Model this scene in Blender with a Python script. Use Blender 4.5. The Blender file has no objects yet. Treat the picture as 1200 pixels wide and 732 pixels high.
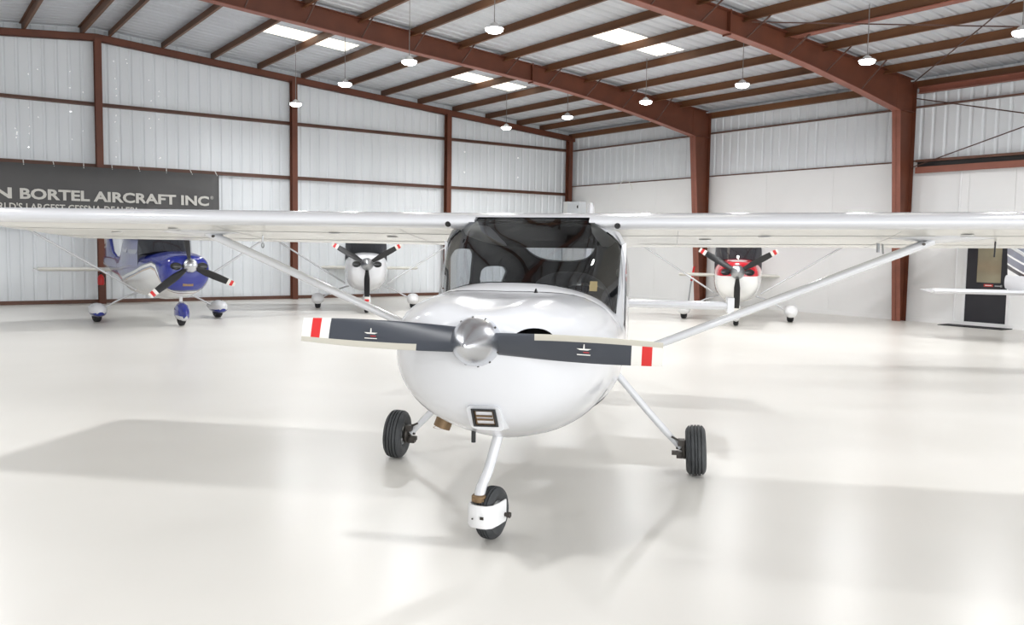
import bpy, bmesh, math, random
from mathutils import Vector, Matrix
random.seed(7)
S = bpy.context.scene
COL = S.collection
PI = math.pi
R = math.radians

# ------------------------------------------------------------------ camera
CAM_H = 1.72
f_px, pitch, roll, yaw = 1014.76, -0.07575, 0.015498, 0.95396
fw = Vector((math.cos(yaw)*math.cos(pitch), math.sin(yaw)*math.cos(pitch), math.sin(pitch)))
rt = Vector((math.sin(yaw), -math.cos(yaw), 0)); up = rt.cross(fw)
r2 = math.cos(roll)*rt + math.sin(roll)*up
u2 = -math.sin(roll)*rt + math.cos(roll)*up
cd = bpy.data.cameras.new('camera'); cam = bpy.data.objects.new('camera', cd); COL.objects.link(cam)
M = Matrix((r2, u2, -fw)).transposed().to_4x4(); M.translation = (0, 0, CAM_H)
cam.matrix_world = M
cd.sensor_fit = 'HORIZONTAL'; cd.sensor_width = 36.0; cd.lens = 36.0*f_px/1200.0
cd.clip_start = 0.05; cd.clip_end = 300
S.camera = cam

# ------------------------------------------------------------------ sky, daylight, exposure
W = bpy.data.worlds.new('sky'); S.world = W; W.use_nodes = True
bg = W.node_tree.nodes['Background']; bg.inputs[0].default_value = (0.90, 0.95, 1.0, 1); bg.inputs[1].default_value = 0.35
S.view_settings.view_transform = 'Standard'; S.view_settings.look = 'None'
S.view_settings.gamma = 1.0; S.view_settings.use_curve_mapping = False
S.view_settings.exposure = 0.12

def area(name, loc, direction, sx, sy, power, color):
    d = bpy.data.lights.new(name, 'AREA'); d.shape = 'RECTANGLE'; d.size = sx; d.size_y = sy; d.energy = power; d.color = color
    o = bpy.data.objects.new(name, d); COL.objects.link(o); o.location = loc
    o.rotation_euler = Vector(direction).to_track_quat('-Z', 'Y').to_euler()
    return o
# daylight through the open hangar door behind the photographer
area('hangar_door_daylight', (4.5, -9.6, 2.9), (0, 1, -0.05), 30.0, 5.2, 2450, (0.97, 0.985, 1.0))
LAMP_W = 98.0

# ------------------------------------------------------------------ helpers
def lin(r, g, b):
    def c(v):
        v /= 255.0
        return v/12.92 if v <= 0.04045 else ((v+0.055)/1.055)**2.4
    return (c(r), c(g), c(b), 1.0)

def mat(name, col, rough=0.5, metal=0.0, coat=0.0, emit=None, estr=0.0, spec=None):
    m = bpy.data.materials.new(name); m.use_nodes = True
    b = m.node_tree.nodes['Principled BSDF']
    b.inputs['Base Color'].default_value = col
    b.inputs['Roughness'].default_value = rough; b.inputs['Metallic'].default_value = metal
    if coat: b.inputs['Coat Weight'].default_value = coat; b.inputs['Coat Roughness'].default_value = 0.05
    if spec is not None: b.inputs['Specular IOR Level'].default_value = spec
    if emit: b.inputs['Emission Color'].default_value = emit; b.inputs['Emission Strength'].default_value = estr
    return m

def noisy(m, scale, amount, detail=4.0, stretch=None, bump=0.0, rough_amt=0.0):
    """procedural colour variation (and fine relief) over the material's base colour"""
    nt = m.node_tree; b = nt.nodes['Principled BSDF']
    col = tuple(b.inputs['Base Color'].default_value)
    tc = nt.nodes.new('ShaderNodeTexCoord'); mp = nt.nodes.new('ShaderNodeMapping')
    if stretch: mp.inputs['Scale'].default_value = stretch
    nt.links.new(tc.outputs['Object'], mp.inputs['Vector'])
    n = nt.nodes.new('ShaderNodeTexNoise'); n.inputs['Scale'].default_value = scale; n.inputs['Detail'].default_value = detail
    nt.links.new(mp.outputs['Vector'], n.inputs['Vector'])
    cr = nt.nodes.new('ShaderNodeValToRGB')
    lo = tuple(max(0, c*(1-amount)) for c in col[:3])+(1,); hi = tuple(min(1, c*(1+amount)) for c in col[:3])+(1,)
    cr.color_ramp.elements[0].position = 0.3; cr.color_ramp.elements[1].position = 0.7
    cr.color_ramp.elements[0].color = lo; cr.color_ramp.elements[1].color = hi
    nt.links.new(n.outputs['Fac'], cr.inputs['Fac']); nt.links.new(cr.outputs['Color'], b.inputs['Base Color'])
    if rough_amt:
        mr = nt.nodes.new('ShaderNodeMapRange'); r0 = b.inputs['Roughness'].default_value
        mr.inputs['To Min'].default_value = r0-rough_amt; mr.inputs['To Max'].default_value = r0+rough_amt
        nt.links.new(n.outputs['Fac'], mr.inputs['Value']); nt.links.new(mr.outputs['Result'], b.inputs['Roughness'])
    if bump:
        bp = nt.nodes.new('ShaderNodeBump'); bp.inputs['Strength'].default_value = bump; bp.inputs['Distance'].default_value = 0.01
        nt.links.new(n.outputs['Fac'], bp.inputs['Height']); nt.links.new(bp.outputs['Normal'], b.inputs['Normal'])
    return m

def glass_mat(name, tint, ior=1.5, rough=0.0):
    m = bpy.data.materials.new(name); m.use_nodes = True; nt = m.node_tree
    for n in list(nt.nodes): nt.nodes.remove(n)
    out = nt.nodes.new('ShaderNodeOutputMaterial'); mx = nt.nodes.new('ShaderNodeMixShader')
    tr = nt.nodes.new('ShaderNodeBsdfTransparent'); gl = nt.nodes.new('ShaderNodeBsdfGlossy'); fr = nt.nodes.new('ShaderNodeFresnel')
    tr.inputs['Color'].default_value = tint; gl.inputs['Roughness'].default_value = rough
    ge = nt.nodes.new('ShaderNodeNewGeometry'); mr = nt.nodes.new('ShaderNodeMapRange')      # a thin pane reflects alike from both sides
    mr.inputs['To Min'].default_value = ior; mr.inputs['To Max'].default_value = 1.0/ior
    nt.links.new(ge.outputs['Backfacing'], mr.inputs['Value']); nt.links.new(mr.outputs['Result'], fr.inputs['IOR'])
    nt.links.new(fr.outputs[0], mx.inputs[0]); nt.links.new(tr.outputs[0], mx.inputs[1]); nt.links.new(gl.outputs[0], mx.inputs[2])
    nt.links.new(mx.outputs[0], out.inputs['Surface'])
    return m

def livery(name, xs, bands, rough=0.18):
    """paint scheme in aircraft coordinates: bands change with height above a line z = h(x); xs = [(x, h)], bands = [(offset, colour)]"""
    m = mat(name, (1, 1, 1, 1), rough, coat=0.6); nt = m.node_tree; b = nt.nodes['Principled BSDF']
    tc = nt.nodes.new('ShaderNodeTexCoord'); sp = nt.nodes.new('ShaderNodeSeparateXYZ')
    nt.links.new(tc.outputs['Object'], sp.inputs[0])
    mr = nt.nodes.new('ShaderNodeMapRange'); mr.inputs['From Min'].default_value = -6; mr.inputs['From Max'].default_value = 3
    nt.links.new(sp.outputs['X'], mr.inputs['Value'])
    cr = nt.nodes.new('ShaderNodeValToRGB'); el = cr.color_ramp.elements
    xs = sorted(xs)
    for i, (x, h) in enumerate(xs):
        e = el[i] if i < 2 else el.new(0.999)
        e.position = (x+6)/9.0; e.color = (h/3.0,)*3+(1,)
    nt.links.new(mr.outputs['Result'], cr.inputs['Fac'])
    ml = nt.nodes.new('ShaderNodeMath'); ml.operation = 'MULTIPLY'; ml.inputs[1].default_value = 3.0
    nt.links.new(cr.outputs['Color'], ml.inputs[0])
    sb = nt.nodes.new('ShaderNodeMath'); sb.operation = 'SUBTRACT'
    nt.links.new(sp.outputs['Z'], sb.inputs[0]); nt.links.new(ml.outputs[0], sb.inputs[1])
    m2 = nt.nodes.new('ShaderNodeMapRange'); m2.inputs['From Min'].default_value = -1; m2.inputs['From Max'].default_value = 1
    nt.links.new(sb.outputs[0], m2.inputs['Value'])
    c2 = nt.nodes.new('ShaderNodeValToRGB'); c2.color_ramp.interpolation = 'CONSTANT'; e2 = c2.color_ramp.elements
    for i, (o, c) in enumerate(bands):
        e = e2[i] if i < 2 else e2.new(0.999)
        e.position = min(max((o+1)/2.0, 0), 1); e.color = c
    nt.links.new(m2.outputs['Result'], c2.inputs['Fac']); nt.links.new(c2.outputs['Color'], b.inputs['Base Color'])
    return m

class MB:
    def __init__(s): s.v = []; s.f = []; s.m = []
    def add(s, vs, fs, mi=0):
        o = len(s.v); s.v += [tuple(v) for v in vs]
        for f in fs: s.f.append(tuple(i+o for i in f)); s.m.append(mi)
    def box(s, c, d, mi=0, rot=None):
        c = Vector(c); hx, hy, hz = d[0]/2, d[1]/2, d[2]/2
        vs = [Vector((x*hx, y*hy, z*hz)) for z in (-1, 1) for y in (-1, 1) for x in (-1, 1)]
        if rot is not None: vs = [rot @ v for v in vs]
        s.add([c+v for v in vs], [(0,2,3,1), (4,5,7,6), (0,1,5,4), (2,6,7,3), (0,4,6,2), (1,3,7,5)], mi)
    def rings(s, rings, closed=True, cap0=False, cap1=False, mi=0, mis=None):
        n = len(rings[0]); vs = [p for r in rings for p in r]; fs = []; ms = []
        for i in range(len(rings)-1):
            for j in range(n if closed else n-1):
                k = (j+1) % n
                fs.append((i*n+j, i*n+k, (i+1)*n+k, (i+1)*n+j)); ms.append(mis(i, j) if mis else mi)
        o = len(s.v); s.v += [tuple(v) for v in vs]
        for f, q in zip(fs, ms):
            s.f.append(tuple(i+o for i in f)); s.m.append(q)
        if cap0: s.f.append(tuple(o+i for i in reversed(range(n)))); s.m.append(mi)
        if cap1: s.f.append(tuple(o+(len(rings)-1)*n+i for i in range(n))); s.m.append(mi)
    def tube(s, pts, rad, n=10, mi=0, flat=None, cap=True):
        pts = [Vector(p) for p in pts]; rr = rad if isinstance(rad, (list, tuple)) else [rad]*len(pts)
        rg = []; prev = None
        for i, p in enumerate(pts):
            t = (pts[min(i+1, len(pts)-1)]-pts[max(i-1, 0)]).normalized()
            if prev is None:
                a = flat if flat is not None else (Vector((0, 0, 1)) if abs(t.z) < 0.9 else Vector((1, 0, 0)))
                a = Vector(a)
            else: a = prev
            a = (a-t*a.dot(t)).normalized(); prev = a; b = t.cross(a)
            r = rr[i]
            ra, rb = r if isinstance(r, (tuple, list)) else (r, r)
            rg.append([p+a*(ra*math.cos(2*PI*k/n))+b*(rb*math.sin(2*PI*k/n)) for k in range(n)])
        s.rings(rg, True, cap, cap, mi)
    def lathe(s, prof, c, ax, n=24, mi=0, mis=None, a=None):
        """prof = [(along, radius)]"""
        ax = Vector(ax).normalized(); c = Vector(c)
        a = Vector((0, 0, 1)) if abs(ax.z) < 0.9 else Vector((1, 0, 0))
        a = (a-ax*a.dot(ax)).normalized(); b = ax.cross(a)
        rg = [[c+ax*t+a*(r*math.cos(2*PI*k/n))+b*(r*math.sin(2*PI*k/n)) for k in range(n)] for t, r in prof]
        s.rings(rg, True, False, False, mi, mis)
    def prism(s, poly, d, mi=0):
        d = Vector(d); n = len(poly); p = [Vector(q) for q in poly]
        s.add(p+[q+d for q in p], [tuple(reversed(range(n))), tuple(range(n, 2*n))]+[(i, (i+1) % n, (i+1) % n+n, i+n) for i in range(n)], mi)
    def mesh(s, name, mats, smooth=35):
        me = bpy.data.meshes.new(name); me.from_pydata(s.v, [], s.f)
        for m in (mats if isinstance(mats, (list, tuple)) else [mats]): me.materials.append(m)
        me.polygons.foreach_set('material_index', s.m)
        bm = bmesh.new(); bm.from_mesh(me)
        bmesh.ops.recalc_face_normals(bm, faces=bm.faces); bm.to_mesh(me); bm.free()
        if smooth:
            me.polygons.foreach_set('use_smooth', [True]*len(me.polygons)); me.set_sharp_from_angle(angle=R(smooth))
        me.update()
        return me
    def build(s, name, mats, parent=None, smooth=35):
        return link(name, s.mesh(name, mats, smooth), parent)

def link(name, me, parent=None):
    o = bpy.data.objects.new(name, me); COL.objects.link(o)
    if parent is not None: o.parent = parent
    return o
def thing(name, label, cat, loc=(0, 0, 0), rz=0, group=None):
    o = bpy.data.objects.new(name, None); COL.objects.link(o); o.location = loc; o.rotation_euler = (0, 0, rz)
    o.empty_display_size = 0.2
    return tag(o, label, cat, group)
def tag(o, label, cat, group=None):
    o['label'] = label; o['category'] = cat
    if group: o['group'] = group
    return o
def struct(o, label=None):
    o['kind'] = 'structure'
    if label: o['label'] = label
    return o
def empty(name, loc=(0, 0, 0)):
    o = bpy.data.objects.new(name, None); COL.objects.link(o); o.location = loc
    return o
def catmull(pts, n):
    pts = [Vector(p) for p in pts]; out = []
    P = [2*pts[0]-pts[1]]+pts+[2*pts[-1]-pts[-2]]
    seg = len(pts)-1
    for i in range(n+1):
        u = i/n*seg; k = min(int(u), seg-1); t = u-k
        a, b, c, d = P[k:k+4]
        out.append(0.5*((2*b)+(c-a)*t+(2*a-5*b+4*c-d)*t*t+(3*b-a-3*c+d)*t*t*t))
    return out
def resample(pts, n):
    pts = catmull(pts, 60); L = [0]
    for a, b in zip(pts, pts[1:]): L.append(L[-1]+(b-a).length)
    out = []; k = 0
    for i in range(n+1):
        d = L[-1]*i/n
        while k < len(L)-2 and L[k+1] < d: k += 1
        t = (d-L[k])/max(1e-9, L[k+1]-L[k]); out.append(pts[k].lerp(pts[k+1], t))
    return out
def interp(tab, x):
    """monotone (pchip-like) table lookup; tab = [(x, v...)] ascending"""
    if x <= tab[0][0]: return tab[0][1:]
    if x >= tab[-1][0]: return tab[-1][1:]
    n = len(tab)
    for i in range(n-1):
        if tab[i][0] <= x <= tab[i+1][0]: break
    h = tab[i+1][0]-tab[i][0]; t = (x-tab[i][0])/h; out = []
    def slope(j, k):
        if j <= 0 or j >= n-1:
            j0, j1 = (0, 1) if j <= 0 else (n-2, n-1)
            return (tab[j1][k]-tab[j0][k])/(tab[j1][0]-tab[j0][0])
        a = (tab[j][k]-tab[j-1][k])/(tab[j][0]-tab[j-1][0]); b = (tab[j+1][k]-tab[j][k])/(tab[j+1][0]-tab[j][0])
        return 0 if a*b <= 0 else 2*a*b/(a+b)
    for k in range(1, len(tab[0])):
        m0, m1 = slope(i, k)*h, slope(i+1, k)*h; p0, p1 = tab[i][k], tab[i+1][k]
        out.append((2*t**3-3*t*t+1)*p0+(t**3-2*t*t+t)*m0+(-2*t**3+3*t*t)*p1+(t**3-t*t)*m1)
    return out
def superring(x, s, n=48, mod=None, scale=1.0):
    hw, zt, zb, zm, nt, nb = s; pts = []
    for k in range(n):
        t = 2*PI*(k+0.5)/n; c, q = math.cos(t), math.sin(t); e = nt if q > 0 else nb
        y = hw*scale*math.copysign(abs(c)**(2/e), c)
        z = zm+((zt-zm) if q > 0 else (zm-zb))*scale*math.copysign(abs(q)**(2/e), q)
        if mod: x2, y, z = mod(x, y, z, q)
        else: x2 = x
        pts.append(Vector((x2, y, z)))
    return pts
def lerp(a, b, t): return a+(b-a)*t

# ------------------------------------------------------------------ materials
M_floor = mat('floor_epoxy', lin(241, 239, 236), 0.36)
M_panel = noisy(mat('wall_sheet', lin(226, 230, 233), 0.45), 1.2, 0.05, stretch=(1, 1, 0.12))
M_roof = noisy(mat('roof_sheet', lin(196, 199, 203), 0.42), 1.0, 0.05, stretch=(0.15, 2.5, 1))
M_liner = noisy(mat('liner_paint', lin(232, 232, 231), 0.5), 0.7, 0.02)
M_steel = noisy(mat('red_oxide_steel', lin(98, 52, 33), 0.55), 2.2, 0.16, detail=8)
M_flange = noisy(mat('flange_steel', lin(138, 84, 68), 0.5), 3.0, 0.10)
M_purlin = noisy(mat('purlin_steel', lin(104, 66, 38), 0.5), 1.6, 0.22, stretch=(1, 0.25, 1), detail=6)
M_girt = noisy(mat('girt_steel', lin(98, 66, 52), 0.55), 1.5, 0.2)
M_rod = mat('rod_steel', lin(78, 50, 40), 0.5)
M_dark = mat('dark_gap', lin(28, 26, 26), 0.6)
M_white = noisy(mat('white_gloss_paint', lin(214, 215, 218), 0.19, coat=0.35), 1.5, 0.008)
M_whitem = mat('white_satin_paint', lin(232, 232, 232), 0.3)
M_under = noisy(mat('white_wing_underside', lin(226, 224, 216), 0.25, coat=0.3), 3.0, 0.035, stretch=(0.3, 1.5, 1))
M_seam = mat('panel_gap', lin(150, 150, 150), 0.5)
M_black = mat('black_rubber', lin(34, 34, 36), 0.75)
M_tread = noisy(mat('tyre_rubber', lin(56, 58, 60), 0.62), 14, 0.25, bump=0.2)
M_blackg = mat('black_gloss', lin(16, 16, 18), 0.15)
M_int = mat('cabin_charcoal', lin(38, 38, 42), 0.75)
M_intm = mat('cabin_grey', lin(62, 62, 66), 0.7)
M_alu = mat('polished_aluminium', lin(214, 216, 220), 0.20, metal=1.0)
_nt = M_alu.node_tree; _b = _nt.nodes['Principled BSDF']; _b.inputs['Anisotropic'].default_value = 0.75; _b.inputs['Roughness'].default_value = 0.27
_tg = _nt.nodes.new('ShaderNodeTangent'); _tg.direction_type = 'RADIAL'; _tg.axis = 'X'; _nt.links.new(_tg.outputs[0], _b.inputs['Tangent'])
M_alud = mat('dull_aluminium', lin(170, 172, 174), 0.38, metal=1.0)
M_blade = noisy(mat('blade_grey', lin(58, 62, 70), 0.36), 3.0, 0.06)
M_edge = mat('blade_edge_tan', lin(186, 182, 170), 0.45)
M_tipw = mat('blade_tip_white', lin(226, 224, 218), 0.35)
M_red = mat('red_paint', lin(205, 44, 44), 0.3)
M_exh = noisy(mat('exhaust_rust', lin(136, 112, 84), 0.5, metal=0.6), 9, 0.3)
M_steeld = mat('dark_steel', lin(72, 68, 64), 0.45, metal=0.6)
M_glass = glass_mat('windshield_glass', (0.72, 0.74, 0.76, 1), 1.62)
M_glass2 = glass_mat('window_glass', (0.86, 0.88, 0.90, 1), 1.5)
M_lamp = mat('led_lens', (1, 1, 1, 1), 0.3, emit=(1, 0.98, 0.95, 1), estr=22.0)
M_lamph = mat('lamp_housing', lin(196, 198, 200), 0.4)
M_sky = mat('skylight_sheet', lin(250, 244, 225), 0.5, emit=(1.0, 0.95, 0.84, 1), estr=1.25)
M_cable = mat('cable_grey', lin(120, 118, 116), 0.6)
M_banner = noisy(mat('banner_mesh', lin(96, 95, 95), 0.8), 0.8, 0.08)
nt_ = M_banner.node_tree; mx_ = nt_.nodes.new('ShaderNodeMixShader'); tr_ = nt_.nodes.new('ShaderNodeBsdfTransparent'); mx_.inputs[0].default_value = 0.14   # open mesh cloth
nt_.links.new(nt_.nodes['Principled BSDF'].outputs[0], mx_.inputs[1]); nt_.links.new(tr_.outputs[0], mx_.inputs[2]); nt_.links.new(mx_.outputs[0], nt_.nodes['Material Output'].inputs['Surface'])
M_letter = mat('banner_letter', lin(205, 203, 196), 0.8)
M_door = mat('door_black', lin(36, 36, 42), 0.4)
M_pane = noisy(mat('door_pane', lin(150, 142, 118), 0.08), 2.0, 0.12)
M_redsign = mat('red_sign', lin(190, 60, 52), 0.5)
M_yellow = mat('yellow_tag', lin(205, 178, 120), 0.6)
M_rope = mat('white_cord', lin(222, 220, 214), 0.7)

def floor_nodes(m):
    nt = m.node_tree; b = nt.nodes['Principled BSDF']; tc = nt.nodes.new('ShaderNodeTexCoord')
    n1 = nt.nodes.new('ShaderNodeTexNoise'); n1.inputs['Scale'].default_value = 0.35; n1.inputs['Detail'].default_value = 3
    for n in (n1,): nt.links.new(tc.outputs['Object'], n.inputs['Vector'])
    r1 = nt.nodes.new('ShaderNodeValToRGB'); r1.color_ramp.elements[0].position = 0.30; r1.color_ramp.elements[1].position = 0.68
    r1.color_ramp.elements[0].color = lin(222, 219, 212); r1.color_ramp.elements[1].color = lin(231, 228, 222)
    nt.links.new(n1.outputs['Fac'], r1.inputs['Fac'])
    nt.links.new(r1.outputs['Color'], b.inputs['Base Color'])
    b.inputs['Roughness'].default_value = 0.29
floor_nodes(M_floor)

# ------------------------------------------------------------------ hangar shell
XR, XL, YB, YF, XM = 21.0, -12.0, 26.0, -9.8, 4.5          # right wall, left wall, back (gable) wall, open front, ridge
SL = 0.080
def zp(x): return 7.205-SL*abs(x-XM)                        # underside of the purlins
PUR_H = 0.20
def zr(x): return zp(x)+PUR_H                               # roof sheet
b = MB(); b.box(((XL+XR)/2, (YB+YF)/2-1.5, -0.1), (XR-XL+0.8, YB-YF+5, 0.2)); struct(b.build('floor', M_floor, smooth=0))

def ribbed(length_pts, axis, w=0.915, ribs=3, depth=0.026):
    """cross profile of one metal sheet: list of (across, offset)"""
    p = []; pitch_ = w/ribs
    for i in range(ribs):
        o = i*pitch_
        p += [(o, 0), (o+pitch_-0.105, 0), (o+pitch_-0.07, depth), (o+pitch_-0.035, depth), (o+pitch_, 0)]
    return p
PROF = ribbed(None, None)
W_ = 0.915
# ceiling: cover slab, ribbed sheets, skylight sheets, purlins
b = MB()
for x0, x1 in ((XL-0.3, XM), (XM, XR+0.3)):
    b.add([(x0, YF, zr(x0)+0.05), (x1, YF, zr(x1)+0.05), (x1, YB+0.2, zr(x1)+0.05), (x0, YB+0.2, zr(x0)+0.05),
           (x0, YF, zr(x0)+0.15), (x1, YF, zr(x1)+0.15), (x1, YB+0.2, zr(x1)+0.15), (x0, YB+0.2, zr(x0)+0.15)],
          [(3,2,1,0), (4,5,6,7), (0,1,5,4), (1,2,6,5), (2,3,7,6), (3,0,4,7)])
ceiling = struct(b.build('ceiling', M_roof, smooth=0))
def roof_sheet(x0, x1):
    b = MB(); rg = []
    for x in (x0, x1): rg.append([Vector((x, a, zr(x)+d*1.5+0.002)) for a, d in PROF])
    b.rings(rg, closed=False); return b
sheet_r = roof_sheet(XM, XR+0.25).mesh('roof_panel', M_roof, 0)
sheet_l = roof_sheet(XL-0.25, XM).mesh('roof_panel', M_roof, 0)
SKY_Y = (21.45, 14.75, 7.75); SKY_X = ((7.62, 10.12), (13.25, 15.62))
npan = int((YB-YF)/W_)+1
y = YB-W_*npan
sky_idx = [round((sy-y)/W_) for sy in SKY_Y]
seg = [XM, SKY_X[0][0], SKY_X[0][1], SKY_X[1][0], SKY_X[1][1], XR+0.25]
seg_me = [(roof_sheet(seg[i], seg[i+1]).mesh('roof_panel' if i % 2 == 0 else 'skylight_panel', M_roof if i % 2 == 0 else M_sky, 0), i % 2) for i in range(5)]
for i in range(npan):
    yy = y+i*W_
    link('roof_panel', sheet_l, ceiling).location = (0, yy, 0)
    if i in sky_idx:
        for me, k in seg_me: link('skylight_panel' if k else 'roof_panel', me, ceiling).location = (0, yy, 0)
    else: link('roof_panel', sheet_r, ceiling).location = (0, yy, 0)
def zsection(x, z0, h, fl, t=0.012, s=1):
    """Z-section in the xz plane, z0 = underside"""
    return [(x-fl*s, z0), (x+t*s/2, z0), (x+t*s/2, z0+h-t), (x+fl*s, z0+h-t), (x+fl*s, z0+h), (x-t*s/2, z0+h), (x-t*s/2, z0+t), (x-fl*s, z0+t)]
PURX = [4.85+1.365*i for i in range(11)]+[19.55]
for x in PURX:
    for s in (1, -1):
        xx = x if s == 1 else 2*XM-x
        if xx < XL: continue
        b = MB(); b.prism([(px, YF, pz) for px, pz in zsection(xx, zp(xx), PUR_H-0.004, 0.06, s=s)], (0, YB-YF-0.02, 0))
        b.build('purlin', M_purlin, ceiling, 0)

# back wall (gable end): sheets, girts, columns, rafter
b = MB(); b.prism([(XL, YB+0.05, 0), (XR+0.2, YB+0.05, 0), (XR+0.2, YB+0.05, zr(XR)), (XM, YB+0.05, zr(XM)), (XL, YB+0.05, zr(XL))], (0, 0.12, 0))
wall_back = struct(b.build('wall_back', M_panel, smooth=0))
n = int((XR-XL)/W_)+1
for i in range(n):
    x0 = XR-W_*(i+1); b = MB()
    lo = [Vector((x0+a, YB+d, 0.0)) for a, d in PROF]; hi = [Vector((x0+a, YB+d, zr(x0+a)-0.01)) for a, d in PROF]
    b.rings([lo, hi], closed=False); b.build('wall_panel', M_panel, wall_back, 0)
COLX = [4.52, 9.97, 15.45]
def cgirt(z, h=0.11, t=0.2):
    return [(YB-0.005, z), (YB-0.16, z), (YB-0.16, z+0.03), (YB-0.148, z+0.03), (YB-0.148, z+0.012), (YB-0.012, z+0.012), (YB-0.012, z+h), (YB-0.005, z+h)]
for z in (5.33, 3.68):
    b = MB(); b.prism([(XL, py, pz) for py, pz in cgirt(z)], (XR-XL-0.15, 0, 0)); b.build('girt', M_girt, wall_back, 0)
b = MB(); b.box(((XL+XR)/2, YB-0.03, 0.05), (XR-XL-0.3, 0.06, 0.10)); b.build('base_channel', M_girt, wall_back, 0)
def hbeam(b, x, y, z0, z1, w, d, t=0.014, along='y'):
    """H column; flanges perpendicular to y (along='y') """
    b.box((x, y-d/2, (z0+z1)/2), (w, t, z1-z0), 1); b.box((x, y+d/2, (z0+z1)/2), (w, t, z1-z0), 0); b.box((x, y, (z0+z1)/2), (t, d, z1-z0), 0)
for x in COLX:
    b = MB(); hbeam(b, x, YB-0.28, 0, zp(x)-0.12, 0.17, 0.2); b.build('wall_column', [M_steel, M_steel], wall_back, 0)
b = MB(); hbeam(b, XR-0.22, YB-0.28, 3.45, zp(XR)-0.1, 0.17, 0.2); b.build('wall_column', [M_steel, M_steel], wall_back, 0)
b = MB(); b.box((XR-0.22, YB-0.28, 1.725), (0.26, 0.28, 3.45)); b.build('column_casing', M_liner, wall_back, 0)
for s in (1, -1):      # end rafter: channel following the slope
    b = MB(); x1 = XR if s == 1 else XL
    for dy, dz0, dz1 in ((-0.34, -0.19, -0.002), (-0.2, -0.19, -0.178), (-0.2, -0.014, -0.002)):
        y0, y1 = YB+dy, YB-0.32+ (0.0 if dy == -0.34 else 0.12)
        b.add([(XM, y0, zp(XM)+dz0), (x1, y0, zp(x1)+dz0), (x1, y0, zp(x1)+dz1), (XM, y0, zp(XM)+dz1),
               (XM, YB-0.31 if dy == -0.34 else YB-0.34, zp(XM)+dz0), (x1, YB-0.31 if dy == -0.34 else YB-0.34, zp(x1)+dz0),
               (x1, YB-0.31 if dy == -0.34 else YB-0.34, zp(x1)+dz1), (XM, YB-0.31 if dy == -0.34 else YB-0.34, zp(XM)+dz1)],
              [(0,1,2,3), (7,6,5,4), (0,4,5,1), (1,5,6,2), (2,6,7,3), (3,7,4,0)])
    b.build('end_rafter', M_steel, wall_back, 0)
# daylight pinholes in old screw holes of the back wall
pin = MB(); M_pin = mat('pinhole_daylight', (1, 1, 1, 1), 0.5, emit=(1, 1, 1, 1), estr=3.0)
for i in range(38):
    x = random.choice((3.1, 3.9, 4.2, 5.0, 5.3, 5.9, 6.15, 2.6, 2.9)); z = random.choice((random.uniform(4.0, 5.2), random.uniform(5.5, 6.7)))
    pin.box((x+random.uniform(-.03, .03), YB-0.004, z), (0.013, 0.004, 0.013))
for x, z in ((16.3, 5.0), (16.3, 4.3), (18.6, 4.95), (18.6, 4.25)): pin.box((x, YB-0.004, z), (0.024, 0.004, 0.024))
p_ = pin.build('pinhole', M_pin, wall_back, 0); p_['kind'] = 'stuff'

# right wall
b = MB(); b.box((XR+0.1, (YB+YF)/2, 3.02), (0.1, YB-YF, 6.04)); wall_right = struct(b.build('wall_right', M_panel, smooth=0))
n = int((YB-YF)/W_)+1
b = MB(); lo = [Vector((XR+d, -a, 3.95)) for a, d in PROF]; hi = [Vector((XR+d, -a, zr(XR)-0.01)) for a, d in PROF]
b.rings([lo, hi], closed=False); me = b.mesh('wall_panel', M_panel, 0)
for i in range(n-1): link('wall_panel', me, wall_right).location = (0, YB-W_*i, 0)
FRY = [18.9, 12.2, 5.45, -1.3, -8.0]
edges = [YB-0.14]+FRY+[YF]
for i in range(len(edges)-1):
    y1, y0 = edges[i], edges[i+1]
    if i == 2:   # bay with the black door: liner left and right of it and over it
        parts = [(y1, 10.72, 0, 4.0), (9.66, y0, 0, 4.0), (10.72, 9.66, 2.06, 4.0)]
    else: parts = [(y1, y0, 0, 4.0)]
    for a, c, z0, z1 in parts:
        k = max(1, round((a-c)/2.44)); w = (a-c)/k
        for j in range(k):
            b = MB(); b.box((XR-0.05, a-w*(j+0.5), (z0+z1)/2), (0.04, w-0.006, z1-z0)); b.build('liner_panel', M_liner, wall_right, 0)
b = MB(); b.box((XR-0.02, (YB+YF)/2, 4.02), (0.10, YB-YF-0.2, 0.035)); b.build('liner_cap', M_girt, wall_right, 0)
b = MB(); b.prism([(XR-0.005, YF, 5.33), (XR-0.16, YF, 5.33), (XR-0.16, YF, 5.36), (XR-0.148, YF, 5.36), (XR-0.148, YF, 5.342), (XR-0.005, YF, 5.342)], (0, YB-YF-0.3, 0)); b.build('girt', M_girt, wall_right, 0)
b = MB(); b.box((XR-0.10, (YB+YF)/2, zp(XR)+0.01), (0.13, YB-YF-0.3, 0.17)); b.build('eave_strut', M_purlin, wall_right, 0)
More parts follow.
